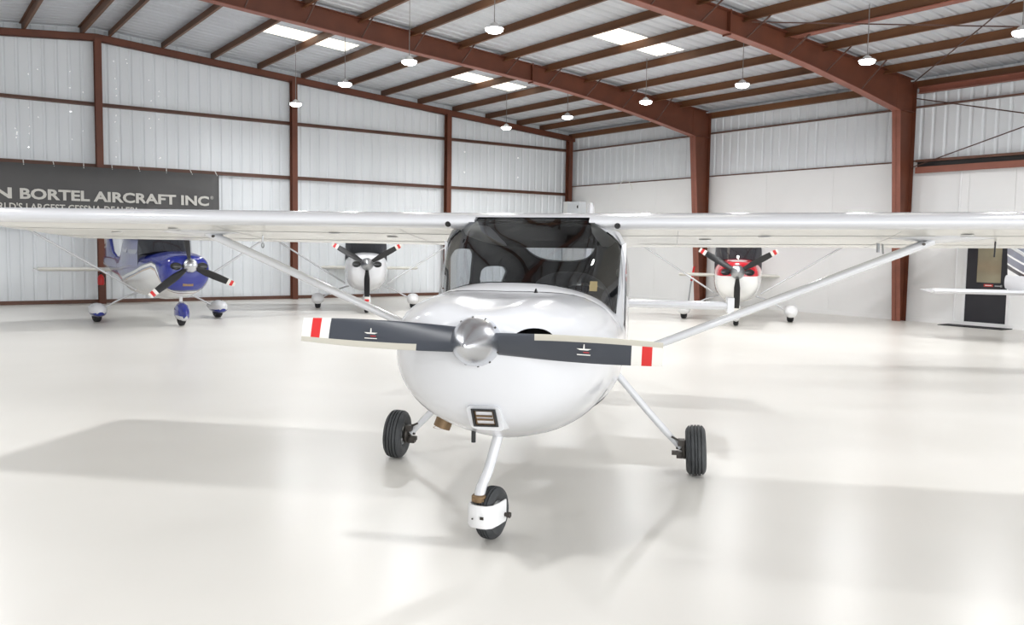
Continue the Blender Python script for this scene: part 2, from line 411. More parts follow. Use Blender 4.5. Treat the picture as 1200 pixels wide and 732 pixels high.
# heavier door header channel, track and eave beam in the nearest bay
b = MB(); b.box((XR-0.20, 8.8, 4.0), (0.10, 6.4, 0.06), 0); b.box((XR-0.11, 8.8, 3.93), (0.1, 6.4, 0.16), 1); b.box((XR-0.24, 8.8, 3.77), (0.02, 6.4, 0.16), 2)
b.build('door_header', [M_girt, M_dark, M_flange], wall_right, 0)
b = MB(); b.box((XR-0.32, 8.8, 5.64), (0.16, 6.3, 0.014), 0); b.box((XR-0.32, 8.8, 5.71), (0.014, 6.3, 0.14), 0); b.box((XR-0.32, 8.8, 5.78), (0.16, 6.3, 0.014), 0)
b.build('eave_beam', M_flange, wall_right, 0)
for p, q in (((XR-0.3, 12.07, 5.54), (XR-0.3, 5.6, 3.90)), ((XR-0.3, 12.07, 3.84), (XR-0.3, 5.6, 5.68))):
    b = MB(); b.tube([p, q], 0.014, 6); b.build('bracing_rod', M_rod, wall_right)
for p, q in (((14.3, 11.9, zp(14.3)-0.08), (20.2, 5.7, zp(20.2)-0.05)), ((20.3, 11.9, zp(20.3)-0.10), (14.3, 5.7, zp(14.3)-0.05))):
    b = MB(); b.tube([p, q], 0.014, 6); b.build('bracing_rod', M_rod, ceiling)
b = MB(); b.box((15.79, (12.1+5.5)/2, zp(15.79)-0.03), (0.22, 6.4, 0.02), 0); b.box((15.79+.05, (12.1+5.5)/2, zp(15.79)+0.07), (0.02, 6.4, 0.18), 1)
b.build('strut_purlin', [M_flange, M_purlin], ceiling, 0)
b = MB(); b.tube([(XR-0.08, 10.93, 0), (XR-0.08, 10.93, 4.0)], 0.022, 8); b.build('wall_conduit', M_whitem, wall_right)
b = MB(); b.box((XR-0.085, (YB+YF)/2+5, 0.05), (0.03, YB-YF-12, 0.10)); struct(b.build('baseboard_right', M_liner, smooth=0))
# left wall (out of frame)
b = MB(); b.box((XL-0.1, (YB+YF)/2, 3.0), (0.2, YB-YF, 6.0)); struct(b.build('wall_left', M_panel, smooth=0))

# rigid steel frames
def rafter_low(x):
    d = abs(x-XM)
    dep = interp([(0, .46), (6, .46), (9.4, .44), (12, .52), (15.6, .84)], d)[0]
    return zp(x)+0.1-dep
for fy in FRY[:4]:
    fr = struct(empty('steel_frame', (0, fy, 0)), 'brown steel portal frame with tapered rafter and column')
    for s in (1, -1):
        X = lambda d: XM+s*d
        b = MB(); ds = [0, 2, 4, 6, 9.4, 10.6, 12, 13.8, 15.62, 16.2]; t = 0.012
        top = [(X(d), zp(X(d))+0.1) for d in ds]; low = [(X(d), rafter_low(X(d))) for d in ds]
        for i in range(len(ds)-1):
            (xa, za), (xb, zb), (xc, zc), (xd, zd) = top[i], top[i+1], low[i+1], low[i]
            b.prism([(xa, -t/2, za), (xb, -t/2, zb), (xc, -t/2, zc), (xd, -t/2, zd)], (0, t, 0), 0)
            b.prism([(xa, -0.11, za), (xb, -0.11, zb), (xb, -0.11, zb-0.016), (xa, -0.11, za-0.016)], (0, 0.22, 0), 0)
            if i < len(ds)-2:
                b.prism([(xd, -0.11, zd), (xc, -0.11, zc), (xc, -0.11, zc-0.016), (xd, -0.11, zd-0.016)], (0, 0.22, 0), 1)
        b.build('rafter', [M_steel, M_flange], fr, 0)
        xo, xi = X(16.32), X(15.62); zt_ = zp(X(16.3))+0.05; zk = rafter_low(X(15.62)); xib = X(16.05)
        b = MB()
        b.prism([(xo, -0.009, 0), (xo, -0.009, zt_), (xi, -0.009, zt_+0.05), (xi, -0.009, zk), (xib, -0.009, 0)], (0, 0.018, 0), 0)
        b.box((xo, 0, zt_/2), (0.016, 0.22, zt_), 0)
        b.prism([(xi, -0.11, zk), (xib, -0.11, 0), (xib+0.016*s, -0.11, 0), (xi+0.016*s, -0.11, zk)], (0, 0.22, 0), 1)
        b.box(((xi+xo)/2, 0, zk), (abs(xo-xi), 0.2, 0.014), 0)
        b.build('frame_column', [M_steel, M_flange], fr, 0)
        b = MB(); d = 9.4; za, zb_ = zp(X(d))+0.12, rafter_low(X(d))-0.05
        b.box((X(d), 0, (za+zb_)/2), (0.03, 0.21, za-zb_)); b.build('splice_plate', M_steel, fr, 0)
        for px in PURX[:-1]:
            xx = px if s == 1 else 2*XM-px
            if abs(xx-XM) > 15.3 or fy < 5: continue
            b = MB()
            for dy in (-1, 1):
                b.tube([(xx, dy*0.09, rafter_low(xx)+0.02), (xx, dy*0.72, zp(xx)+0.03)], 0.019, 5)
            b.build('flange_brace', M_rod, fr)

# door in the right wall
door = struct(MB().build('door_1', M_door) if False else empty('door_1', (XR-0.06, 10.19, 0)))
b = MB()
for dy in (-0.51, 0.51): b.box((-0.01, dy, 1.02), (0.08, 0.06, 2.04))
b.box((-0.01, 0, 2.05), (0.08, 1.08, 0.06)); b.build('door_frame', M_whitem, door, 0)
b = MB(); w = 0.96
b.box((0, 0, 0.53), (0.045, w, 1.04)); b.box((0, 0, 1.94), (0.045, w, 0.16)); b.box((0, 0.36, 1.455), (0.045, 0.24, 0.83)); b.box((0, -0.40, 1.455), (0.045, 0.16, 0.83))
b.build('door_leaf', M_door, door, 0)
b = MB(); b.box((0.0, -0.04, 1.455), (0.02, 0.56, 0.81)); b.build('door_pane', M_pane, door, 0)
b = MB(); b.box((-0.05, -0.36, 0.98), (0.05, 0.03, 0.05)); b.box((-0.075, -0.30, 0.98), (0.02, 0.16, 0.025)); b.build('door_handle', M_alud, door)
b = MB(); b.box((-0.028, -0.05, 0.985), (0.008, 0.21, 0.06), 0); b.box((-0.033, -0.05, 0.985), (0.004, 0.15, 0.02), 1); b.build('door_sign', [M_redsign, M_tipw], door, 0)
b = MB(); b.box((-0.28, 0.1, 0.008), (0.5, 1.5, 0.016)); tag(b.build('door_mat', M_black, smooth=0), 'thin black mat on the floor before the black door', 'mat').location = (XR-0.06, 10.19, 0)

# ------------------------------------------------------------------ banner on the back wall
M_eye = M_alud
bn = thing('banner', 'wide dark grey banner with pale lettering tied along the brown wall girt', 'banner', (2.0, YB-0.42, 2.2))
b = MB(); nx = 40; x0, x1 = -3.6, 5.66
rg = []
for z in (0.0, 0.5, 1.0, 1.46):
    rg.append([Vector((lerp(x0, x1, i/nx), 0.012*math.sin(i*1.1)*(1-0.3*z), z+(0.012*abs(math.sin(i*0.8)) if z > 1.4 else 0))) for i in range(nx+1)])
b.rings(rg, closed=False); o = b.build('banner_sheet', M_banner, bn)
sm = o.modifiers.new('thickness', 'SOLIDIFY'); sm.thickness = 0.006
for i in range(14):
    xx = lerp(x0+0.1, x1-0.05, i/13); b = MB(); b.tube([(xx, -0.005, 1.43), (xx+random.uniform(-.03, .03), 0.12, 1.56)], 0.012, 5); b.build('banner_tie', M_rope, bn)
def text_mesh(name, body, x_left, width, cap, zbase, mat_, parent, y=-0.03, bold=0.02):
    cu = bpy.data.curves.new('text', 'FONT'); cu.body = body; cu.size = 1.0; cu.offset = bold; cu.extrude = 0.002; cu.resolution_u = 3
    o = bpy.data.objects.new('text', cu); COL.objects.link(o)
    dg = bpy.context.evaluated_depsgraph_get(); me = bpy.data.meshes.new_from_object(o.evaluated_get(dg)); bpy.data.objects.remove(o)
    xs = [v.co.x for v in me.vertices]; ys = [v.co.y for v in me.vertices]; a, c = min(xs), max(xs)
    ylo, yhi = 0.0, max(ys)
    for v in me.vertices:
        q = v.co.copy(); v.co = (x_left+(q.x-a)/(c-a)*width, y-q.z, zbase+(q.y-ylo)/(yhi-ylo)*cap)
    me.materials.clear(); me.materials.append(mat_)
    return link(name, me, parent)
text_mesh('lettering', 'BORTEL AIRCRAFT INC', 0.60, 4.76, 0.265, 0.565, M_letter, bn, bold=0.034)
text_mesh('lettering', 'VAN', -0.78, 1.20, 0.265, 0.565, M_letter, bn, bold=0.034)
text_mesh('lettering', '\u00ae', 5.40, 0.09, 0.09, 0.75, M_letter, bn, bold=0.0)
text_mesh('lettering', "WORLD'S LARGEST CESSNA DEALER!", -0.33, 3.74, 0.19, 0.26, M_letter, bn, bold=0.015)

# ------------------------------------------------------------------ hanging lamps
def make_lamp(x, y, z, label, light=True):
    t = thing('hanging_lamp', label, 'lamp', (x, y, z), 0, 'round high bay lamps hanging from the purlins')
    b = MB(); b.lathe([(-0.055, 0.0), (-0.053, 0.06), (-0.042, 0.11), (-0.015, 0.145), (0.02, 0.150), (0.02, 0.0)], (0, 0, 0), (0, 0, 1), 24); b.build('lamp_lens', M_lamp, t)
    b = MB(); b.lathe([(0.018, 0.148), (0.018, 0.162), (0.03, 0.165), (0.045, 0.15), (0.055, 0.09), (0.09, 0.075), (0.11, 0.05), (0.13, 0.02), (0.13, 0)], (0, 0, 0), (0, 0, 1), 24); b.build('lamp_housing', M_lamph, t)
    b = MB(); h = zr(x)-z
    b.tube([(0, 0, 0.13), (0.004, 0, h*0.5), (0, 0, h)], 0.008, 6); b.build('lamp_cable', M_cable, t)
    if light:
        d = bpy.data.lights.new('lamp_light', 'AREA'); d.shape = 'DISK'; d.size = 0.32; d.energy = LAMP_W; d.color = (0.98, 0.99, 1.0); d.spread = R(170)
        o = bpy.data.objects.new('lamp_light', d); COL.objects.link(o); o.parent = t; o.location = (0, 0, -0.09)
    return t
for x, y, l in ((8.47, 12.60, 'big bright round lamp hanging before the upper middle of the long brown rafter'),
                (8.60, 15.87, 'round lamp hanging over the long brown rafter, next left of the biggest'),
                (8.61, 19.00, 'round lamp hanging beyond the brown rafter, just above the back wall sheets'),
                (8.80, 22.55, 'round lamp hanging before the second column of the back wall'),
                (15.54, 10.08, 'bright round lamp hanging before the tapered rafter at the right'),
                (15.63, 13.22, 'round lamp hanging midway between the two tapered rafters'),
                (15.60, 16.28, 'round lamp hanging before the lower end of the long brown rafter'),
                (15.70, 19.56, 'round lamp hanging just left of the long rafter end near the corner'),
                (15.66, 22.55, 'farthest round lamp, hanging before the back wall near the corner'),
                (15.50, 7.20, 'round lamp cut by the right edge of the picture')):
    make_lamp(x, y, 5.42, l)
for x, y, l in ((8.5, 9.3, 'unseen round lamp over the big airplane, just above the top of the picture'), (8.5, 3.2, 'unseen round lamp over the photographer, above the picture'), (15.5, 3.2, 'unseen round lamp over the near right floor, outside the picture'),  # unseen lamps carrying the rows on, added for lighting and windshield reflections
                (0.4, 21, 'unseen round lamp left of the picture nearest the back wall, ridge row'), (0.4, 15, 'unseen round lamp left of the picture, second from the back wall, ridge row'), (0.4, 9, 'unseen round lamp left of the picture, third from the back wall, ridge row'), (0.4, 3, 'unseen round lamp left of the picture nearest the open door, ridge row'),
                (-6.5, 21, 'unseen round lamp left of the picture nearest the back wall, outer row'), (-6.5, 15, 'unseen round lamp left of the picture, second from the back wall, outer row'), (-6.5, 9, 'unseen round lamp left of the picture, third from the back wall, outer row'), (-6.5, 3, 'unseen round lamp left of the picture nearest the open door, outer row')):
    make_lamp(x, y, 5.42, l)

# ------------------------------------------------------------------ wheel helper
def wheel(parent, c, ax, r, w, rim_r, names=('tire', 'wheel_rim'), nose=False):
    c = Vector(c); b = MB(); h = w/2
    prof = [(-h*0.62, rim_r), (-h*0.86, rim_r+0.02), (-h, (r+rim_r)/2+0.005), (-h*0.95, r-0.032), (-h*0.74, r-0.010), (-h*0.56, r-0.003),
            (-h*0.53, r-0.012), (-h*0.47, r-0.012), (-h*0.44, r-0.001), (-h*0.2, r), (-h*0.17, r-0.011), (-h*0.11, r-0.011), (-h*0.08, r)]
    prof += [(-t, q) for t, q in reversed(prof)]
    b.lathe(prof, c, ax, 40); b.build(names[0], M_tread, parent, 50)
    b = MB(); k = rim_r
    pr = [(-h*0.62, k), (-h*0.66, k*0.97), (-h*0.45, k*0.88), (-h*0.30, k*0.45), (-h*0.62, k*0.36), (-h*0.66, 0.0)]
    b.lathe(pr, c, ax, 24); b.lathe([(-t, q) for t, q in pr], c, ax, 24); b.lathe([(-h*0.62, k), (h*0.62, k)], c, ax, 24)
    b.build(names[1], M_alud, parent)

# ================================================================== main aircraft
AZ = R(224.5)
T = thing('airplane', 'large white two-blade high-wing airplane in the foreground with an all white body', 'airplane', (4.094, 5.338, 0), AZ)
HULL = [  # x, half width, top, bottom, mid height, top exponent, bottom exponent
    (-4.15, 0.05, 1.22, 1.08, 1.15, 2, 2), (-3.6, 0.14, 1.28, 1.00, 1.14, 2, 2), (-2.6, 0.28, 1.38, 0.80, 1.12, 2.2, 2.2), (-1.7, 0.43, 1.50, 0.64, 1.10, 2.4, 2.4),
    (-1.25, 0.52, 1.60, 0.57, 1.10, 2.8, 2.5), (-0.78, 0.60, 1.755, 0.53, 1.12, 4, 2.6), (-0.62, 0.62, 1.765, 0.52, 1.12, 5, 2.6), (-0.3, 0.64, 1.80, 0.51, 1.12, 6, 2.6),
    (0.0, 0.645, 1.86, 0.50, 1.12, 6, 2.6), (0.3, 0.65, 1.90, 0.50, 1.12, 6, 2.6), (0.62, 0.65, 1.90, 0.50, 1.12, 6, 2.6)]
FRONT = [(0.62, 0.655, 1.29, 0.50, 1.10, 4, 2.6), (0.9, 0.655, 1.30, 0.515, 1.10, 3.4, 2.4), (1.12, 0.655, 1.37, 0.525, 1.10, 3.2, 2.2), (1.28, 0.652, 1.42, 0.535, 1.10, 3.1, 2.1),
         (1.40, 0.65, 1.452, 0.545, 1.10, 3.1, 2.0), (1.5, 0.645, 1.462, 0.56, 1.10, 3.1, 1.95), (1.65, 0.632, 1.455, 0.585, 1.10, 3.2, 1.92), (1.8, 0.605, 1.448, 0.625, 1.10, 3.3, 1.92),
         (2.0, 0.55, 1.44, 0.69, 1.11, 3.3, 2.0), (2.15, 0.485, 1.43, 0.75, 1.13, 3.0, 2.0), (2.25, 0.42, 1.42, 0.82, 1.17, 2.8, 2.0), (2.32, 0.35, 1.405, 0.91, 1.20, 2.6, 2.0),
         (2.37, 0.27, 1.385, 1.02, 1.235, 2.3, 2.0), (2.395, 0.19, 1.365, 1.10, 1.24, 2.0, 2.0), (2.40, 0.10, 1.33, 1.15, 1.24, 2, 2)]
def cowl_mod(x, y, z, q):
    if x > 1.45 and q > 0:      # two rounded cheeks with a valley behind the spinner
        k = min(1, max(0, x-1.66)/0.35)*min(1, (2.40-x)/0.1) if x < 2.40 else 0
        z += k*(0.016*math.exp(-((abs(y)-0.27)/0.13)**2)-0.020*math.exp(-(y/0.13)**2))*min(1, q*1.6)
    return x, y, z
def hull_top(x, y):
    hw, zt, zb, zm, nt, nb = interp(FRONT, x)
    return zm+(zt-zm)*max(0, 1-min(1, abs(y)/hw)**nt)**(1/nt)
NR = 64
BC = [(1.44, 0, 1.500), (1.405, .20, 1.492), (1.285, .39, 1.45), (1.12, .51, 1.39), (.90, .588, 1.30), (.86, .600, 1.285)]
TC = [(.716, 0, 1.918), (.713, .25, 1.916), (.705, .40, 1.905), (.68, .485, 1.85), (.645, .575, 1.785), (.61, .612, 1.735)]
# tail cone and cabin shell with real window openings
xs = [-4.15, -3.9, -3.6, -3.2, -2.8, -2.4, -2.0, -1.7, -1.5, -1.38, -1.27, -1.2, -1.14, -1.08, -1.02, -0.96, -0.90, -0.84, -0.79, -0.735, -0.68, -0.62, -0.5, -0.4, -0.3, -0.18, -0.06, 0.08, 0.2, 0.32, 0.44, 0.53, 0.62]
WIN = {   # window outlines as functions of position: > 0 inside the opening
    'rear': lambda p: (1-(p.y/.315)**2-((p.x+.74)/.52)**2) if p.x < -.735 and p.z > 1.4 else -1.0,
    'front_side': lambda p: 1-(abs((p.x-.17)/.36)**4+abs((p.z-1.535)/.165)**4) if abs(p.y) > .4 else -1.0,
    'rear_side': lambda p: 1-(abs((p.x+.74)/.29)**3+abs((p.z-1.455)/.095)**3) if abs(p.y) > .4 and p.x < -.3 else -1.0}
def clip(poly, g, keep):
    out = []
    for i, p in enumerate(poly):
        q = poly[(i+1) % len(poly)]; a, c = g(p)*keep, g(q)*keep
        if a >= 0: out.append(p)
        if (a >= 0) != (c >= 0):
            lo, hi = p, q
            for _ in range(18):
                m = (lo+hi)/2
                if (g(m)*keep >= 0) == (a >= 0): lo = m
                else: hi = m
            out.append((lo+hi)/2)
    return out
def cabin(scale, mat_i, want):
    rg = [superring(x, interp(HULL, x), NR, None, scale) for x in xs]; faces = []
    for i in range(len(xs)-1):
        for j in range(NR):
            k = (j+1) % NR; q = [rg[i][j], rg[i][k], rg[i+1][k], rg[i+1][j]]
            for nm, g in WIN.items():
                if len(q) > 2 and any(g(v) > 0 for v in q+[(q[0]+q[2])/2]):
                    ins = clip(q, g, 1)
                    if len(ins) > 2: faces.append((ins, nm))
                    q = clip(q, g, -1)
            if len(q) > 2: faces.append((q, None))
    return faces
def quads(mb, fs, mi=0):
    for q in fs: mb.add(q, [tuple(range(len(q)))], mi)
def weld(o, d=0.0004):
    bm = bmesh.new(); bm.from_mesh(o.data); bmesh.ops.remove_doubles(bm, verts=bm.verts, dist=d)
    bmesh.ops.recalc_face_normals(bm, faces=bm.faces); bm.to_mesh(o.data); bm.free()
    o.data.polygons.foreach_set('use_smooth', [True]*len(o.data.polygons)); o.data.set_sharp_from_angle(angle=R(40))
cf = cabin(1.0, 0, None)
b = MB(); quads(b, [q for q, w in cf if w is None])
def BOOT(x):
    q = list(interp(FRONT, x)); q[2] += 0.06*min(1, (x-0.62)/0.3+0.3); return q
xf = [0.62, 0.7, 0.8, 0.9, 1.0, 1.12, 1.2, 1.28, 1.36, 1.42]
b.rings([superring(x, BOOT(x), NR) for x in xf])
for s in (1, -1):     # door post patch between the windshield's rear edge and the cabin
    a_, c_, d_ = Vector((.61, .612*s, 1.735)), Vector((.86, .600*s, 1.285)), Vector((.61, .648*s, 1.22))
    e_ = Vector((.60, .648*s, 1.76)); g_ = Vector((.90, .652*s, 1.18))
    b.add([a_, c_, g_, d_, e_], [(0, 1, 2, 3), (0, 3, 4)])
    b.add([(.705, .40*s, 1.905), (.68, .485*s, 1.85), (.645, .575*s, 1.785), (.61, .612*s, 1.735), (.55, .648*s, 1.74), (.58, .60*s, 1.83), (.60, .45*s, 1.905)], [(0, 1, 2, 3, 4, 5, 6)])
fus = b.build('fuselage', M_white, T); weld(fus)
lining = MB(); quads(lining, [q for q, w in cabin(0.975, 0, None) if w is None and q[0].x > -1.75]); ln = lining.build('cabin_lining', M_int, T); weld(ln)
for key in WIN:
    for sd in ((1, -1) if key != 'rear' else (0,)):
        fs = [q for q, w in cf if w == key and (sd == 0 or q[0].y*sd > 0)]
        g = MB(); quads(g, fs); o = g.build('rear_window' if key == 'rear' else 'side_window', M_glass2, T); weld(o)
# black door outline on the sides
for s in (1, -1):
    pts = []
    for x, z in ((.52, 1.72), (.56, 1.45), (.58, 1.20), (.54, .98)):
        hw, zt, zb, zm, nt, nb = interp(HULL, min(x, .62)); e = nt if z > zm else nb; den = (zt-zm) if z > zm else (zm-zb)
        pts.append((x, s*(hw*max(0, 1-(abs(z-zm)/den)**e)**(1/e)+0.001), z))
    b = MB(); b.tube(catmull(pts, 30), 0.005, 6); b.build('door_seal', M_blackg, T)
# cabin roof between the wing roots
def afoil(y):
    lo = [(-.55, 1.737), (-.2, 1.84), (.1, 1.92), (.32, 1.955), (.5, 1.962), (.62, 1.95), (.70, 1.925), (.735, 1.897), (.722, 1.866), (.66, 1.848), (.55, 1.836), (.3, 1.803), (0, 1.775), (-.3, 1.747), (-.55, 1.727)]
    dz = 0.0075*max(0, abs(y)-0.4)+0.0045*y
    zmin = 1.908-(abs(y)-.40)*0.60     # the root is cut up beside the windshield
    return [Vector((p.x, y, (max(p.y, zmin-max(0, .66-p.x)*.5) if i > 29 and p.x > .2 and abs(y) < .56 else p.y)+dz)) for i, p in enumerate(catmull([(a, c, 0) for a, c in lo], 56))]
UP = 25
b = MB(); b.rings([[p.copy() for p in afoil(y)[:UP]] for y in (-.43, -.2, 0, .2, .43)], closed=False); b.build('cabin_roof', M_white, T)
b = MB(); b.rings([[Vector((p.x-0.02, y, p.z-0.022)) for p in afoil(y)[:UP]] for y in (-.43, -.2, 0, .2, .43)], closed=False); b.build('headliner', M_int, T)
# windshield, its seal, the collar under it and the dark glareshield
NS = 14
Bh, Th = resample(BC, NS), resample(TC, NS)
def mirror(l): return [Vector((p.x, -p.y, p.z)) for p in reversed(l[1:])]+l
Bf, Tf = mirror(Bh), mirror(Th)
b = MB(); rg = []
for k in range(11):
    v = k/10; row = []
    for p, q in zip(Bf, Tf):
        c = p.lerp(q, v); d = (q-p).normalized(); nrm = Vector((-d.z*-1, 0, -d.x)).normalized()
        side = Vector((0, c.y*1.1, 0)); nrm = (Vector((0.55, 0, 0.83))*(1-abs(c.y))+side).normalized()
        row.append(c+nrm*0.028*math.sin(PI*v))
    rg.append(row)
b.rings(rg, closed=False); ws = b.build('windshield', M_glass, T)
b = MB(); loop = [Tf[3], Tf[2], Tf[1], Tf[0]]+Bf+[Tf[-1], Tf[-2], Tf[-3], Tf[-4]]; b.tube(loop, 0.006, 6); b.build('windshield_seal', M_blackg, ws)
b = MB(); BO = resample([(1.63, 0, 0), (1.585, .24, 0), (1.45, .45, 0), (1.25, .575, 0), (1.0, .635, 0), (.84, .645, 0)], NS)
Bo = mirror(BO); rg = [[p+Vector((0, 0, 0.001)) for p in Bf], [], [], []]
for p, q in zip(Bf, Bo):
    zq = hull_top(q.x, q.y)+0.006
    for k, (u, w) in enumerate(((0.4, 0.30), (0.94, 0.93), (1.0, 1.10))):
        c = p.lerp(q, u); c.z = lerp(p.z, zq, w); rg[k+1].append(c)
b.rings(rg, closed=False); b.build('windshield_fairing', M_white, T)
b = MB(); b.rings([[Vector((p.x-0.012, p.y*0.985, p.z-0.012)) for p in Bf[:NS+1]], [Vector((p.x-0.012, p.y*0.985, p.z-0.012)) for p in reversed(Bf[NS:])]], closed=False)
b.build('glareshield', M_int, T)
b = MB(); b.prism([(0.84, -.57, .95), (0.84, .57, .95), (0.84, .60, 1.16), (0.84, .585, 1.27), (0.84, -.585, 1.27), (0.84, -.60, 1.16)], (0.03, 0, 0)); b.build('instrument_panel', M_intm, T)
for s in (1, -1):
    b = MB(); sx = -.1
    rows = []
    for z, hw, th in ((.82, .22, .06), (1.0, .235, .07), (1.25, .225, .06), (1.38, .17, .05), (1.42, .10, .03)):
        x0 = sx-(z-.82)*0.18
        rows.append([Vector((x0+th*math.cos(2*PI*k/16), .29*s+hw*math.copysign(abs(math.sin(2*PI*k/16))**0.6, math.sin(2*PI*k/16)), z)) for k in range(16)])
    b.rings(rows, True, True, True); b.box((.15, .29*s, .78), (.5, .44, .12)); b.build('seat', M_int, T)
b = MB(); b.box((.985, .46, 1.47), (.004, .05, .075), 0, Matrix.Rotation(R(-35), 3, 'Y')); b.box((.983, .46, 1.47), (.005, .056, .006), 0, Matrix.Rotation(R(-35), 3, 'Y')); b.build('paper_tag', M_yellow, T)
# cowling with air inlets cut through
cx = [1.40, 1.47, 1.55, 1.65, 1.75, 1.85, 1.95, 2.03, 2.1, 2.16, 2.21, 2.25, 2.285, 2.315, 2.345, 2.37, 2.385, 2.395, 2.40]
b = MB(); b.rings([superring(x, [v+(0.004 if i == 0 else 0) for i, v in enumerate(interp(FRONT, x))], NR, cowl_mod) for x in cx], True, True, True)
cow = b.build('cowling', M_white, T)
def boolean_cut(o, mb):
    c = mb.build('cutter', M_dark); bm = bmesh.new(); bm.from_mesh(c.data); bmesh.ops.recalc_face_normals(bm, faces=bm.faces); bm.to_mesh(c.data); bm.free()
    c.parent = o.parent
    md = o.modifiers.new('cut', 'BOOLEAN'); md.operation = 'DIFFERENCE'; md.object = c; md.solver = 'EXACT'
    bpy.context.view_layer.update(); dg = bpy.context.evaluated_depsgraph_get()
    me = bpy.data.meshes.new_from_object(o.evaluated_get(dg)); o.modifiers.clear(); o.data = me; bpy.data.objects.remove(c)
    return o
cut = MB()
for s in (1, -1):
    ring = [(0.098*math.cos(2*PI*k/28), 0.060*math.sin(2*PI*k/28)) for k in range(28)]
    cut.rings([[Vector((x, .278*s+y, 1.252+z)) for y, z in ring] for x in (2.02, 2.6)], True, True, True)
boolean_cut(cow, cut)
cow.data.materials.clear(); cow.data.materials.append(M_white); cow.data.materials.append(M_int)
for p in cow.data.polygons:
    c = p.center; inside = ((abs(c.y)-.278)/.0985)**2+((c.z-1.252)/.0605)**2 < 1.02 and c.x < 2.34
    p.material_index = 1 if (inside and abs(c.y) > .1 and (abs(p.normal.x) < .06 or (p.normal.x > .98 and c.x < 2.06))) else 0
    p.use_smooth = True
cow.data.set_sharp_from_angle(angle=R(40))
for s in (1, -1):
    b = MB(); b.rings([[Vector((2.04, .278*s+.096*k*math.cos(2*PI*i/24), 1.252+.058*k*math.sin(2*PI*i/24))) for i in range(24)] for k in (1, .02)]); b.build('inlet_baffle', M_dark, T)
# cowl rear lip
b = MB(); ring = superring(1.40, [v+(0.006 if i == 0 else 0) for i, v in enumerate(interp(FRONT, 1.40))], NR)
b.tube(ring[NR//2+4:NR-4], 0.0035, 5); b.build('cowl_gap', M_seam, T)
# chin scoop with landing light
b = MB()
sc = [[(2.328, -.077, .893), (2.328, .100, .896), (2.25, .120, .752), (2.25, -.060, .758)], [(1.95, -.11, .93), (1.95, .12, .93), (1.75, .13, .66), (1.75, -.10, .66)]]
def rrect(c4, n=5, r=0.2):
    out = []
    P = [Vector(p) for p in c4]
    for i in range(4):
        a, p, c = P[i-1], P[i], P[(i+1) % 4]
        s0, s1 = p.lerp(a, r), p.lerp(c, r)
        for k in range(n): t = k/(n-1); out.append((s0*(1-t)**2+p*2*t*(1-t)+s1*t*t))
    return out
b.rings([rrect(sc[0]), rrect(sc[1])], True, True, False); scp = b.build('chin_scoop', M_white, T)
q = [Vector(p) for p in ((2.322, -.048, .880), (2.322, .081, .882), (2.264, .090, .779), (2.264, -.043, .776))]
off = Vector((0.012, 0, 0))
def inset(q, k): c = (q[0]+q[1]+q[2]+q[3])/4; return [c+(p-c)*k for p in q]
b = MB(); i1 = inset(q, .80)
b.rings([[p-off for p in q], [p+off for p in q], [p+off for p in i1], [p-off*0.5 for p in i1]]); b.build('light_bezel', M_blackg, scp, 0)
b = MB(); b.rings([[p+off*0.3 for p in inset(q, .80)], [p+off*0.9 for p in inset(q, .72)], [p-off*0.2 for p in inset(q, .66)]]); b.add([p-off*0.2 for p in inset(q, .66)], [(0, 1, 2, 3)])
i2 = inset(q, .64)
for k in (0.36, 0.66):
    p0, p1 = i2[0].lerp(i2[3], k), i2[1].lerp(i2[2], k); b.tube([p0+off*0.4, p1+off*0.4], 0.006, 5)
b.build('landing_light', M_exh, scp, 0)
# exhaust pipe and drain tube
b = MB(); pp = [Vector((1.62, -.335, .80)), Vector((1.63, -.345, .74)), Vector((1.64, -.368, .665)), Vector((1.645, -.382, .625))]
b.tube(pp, 0.052, 20, cap=False); b.tube([p.lerp(p, 1) for p in pp], 0.046, 20, cap=False)
b.rings([[pp[-1]+Vector((r_*math.cos(2*PI*k/20), r_*math.sin(2*PI*k/20), 0)) for k in range(20)] for r_ in (.052, .046)])
b.build('exhaust_pipe', M_exh, T)
b = MB(); b.tube([(1.9, -.127, .72), (1.9, -.127, .604)], 0.013, 10); b.build('drain_tube', M_blackg, T)
b = MB(); b.tube([(1.78, .20, 1.46), (1.78, .20, 1.485)], [0.012, 0.003], 8); b.build('cowl_pin', M_blackg, T)
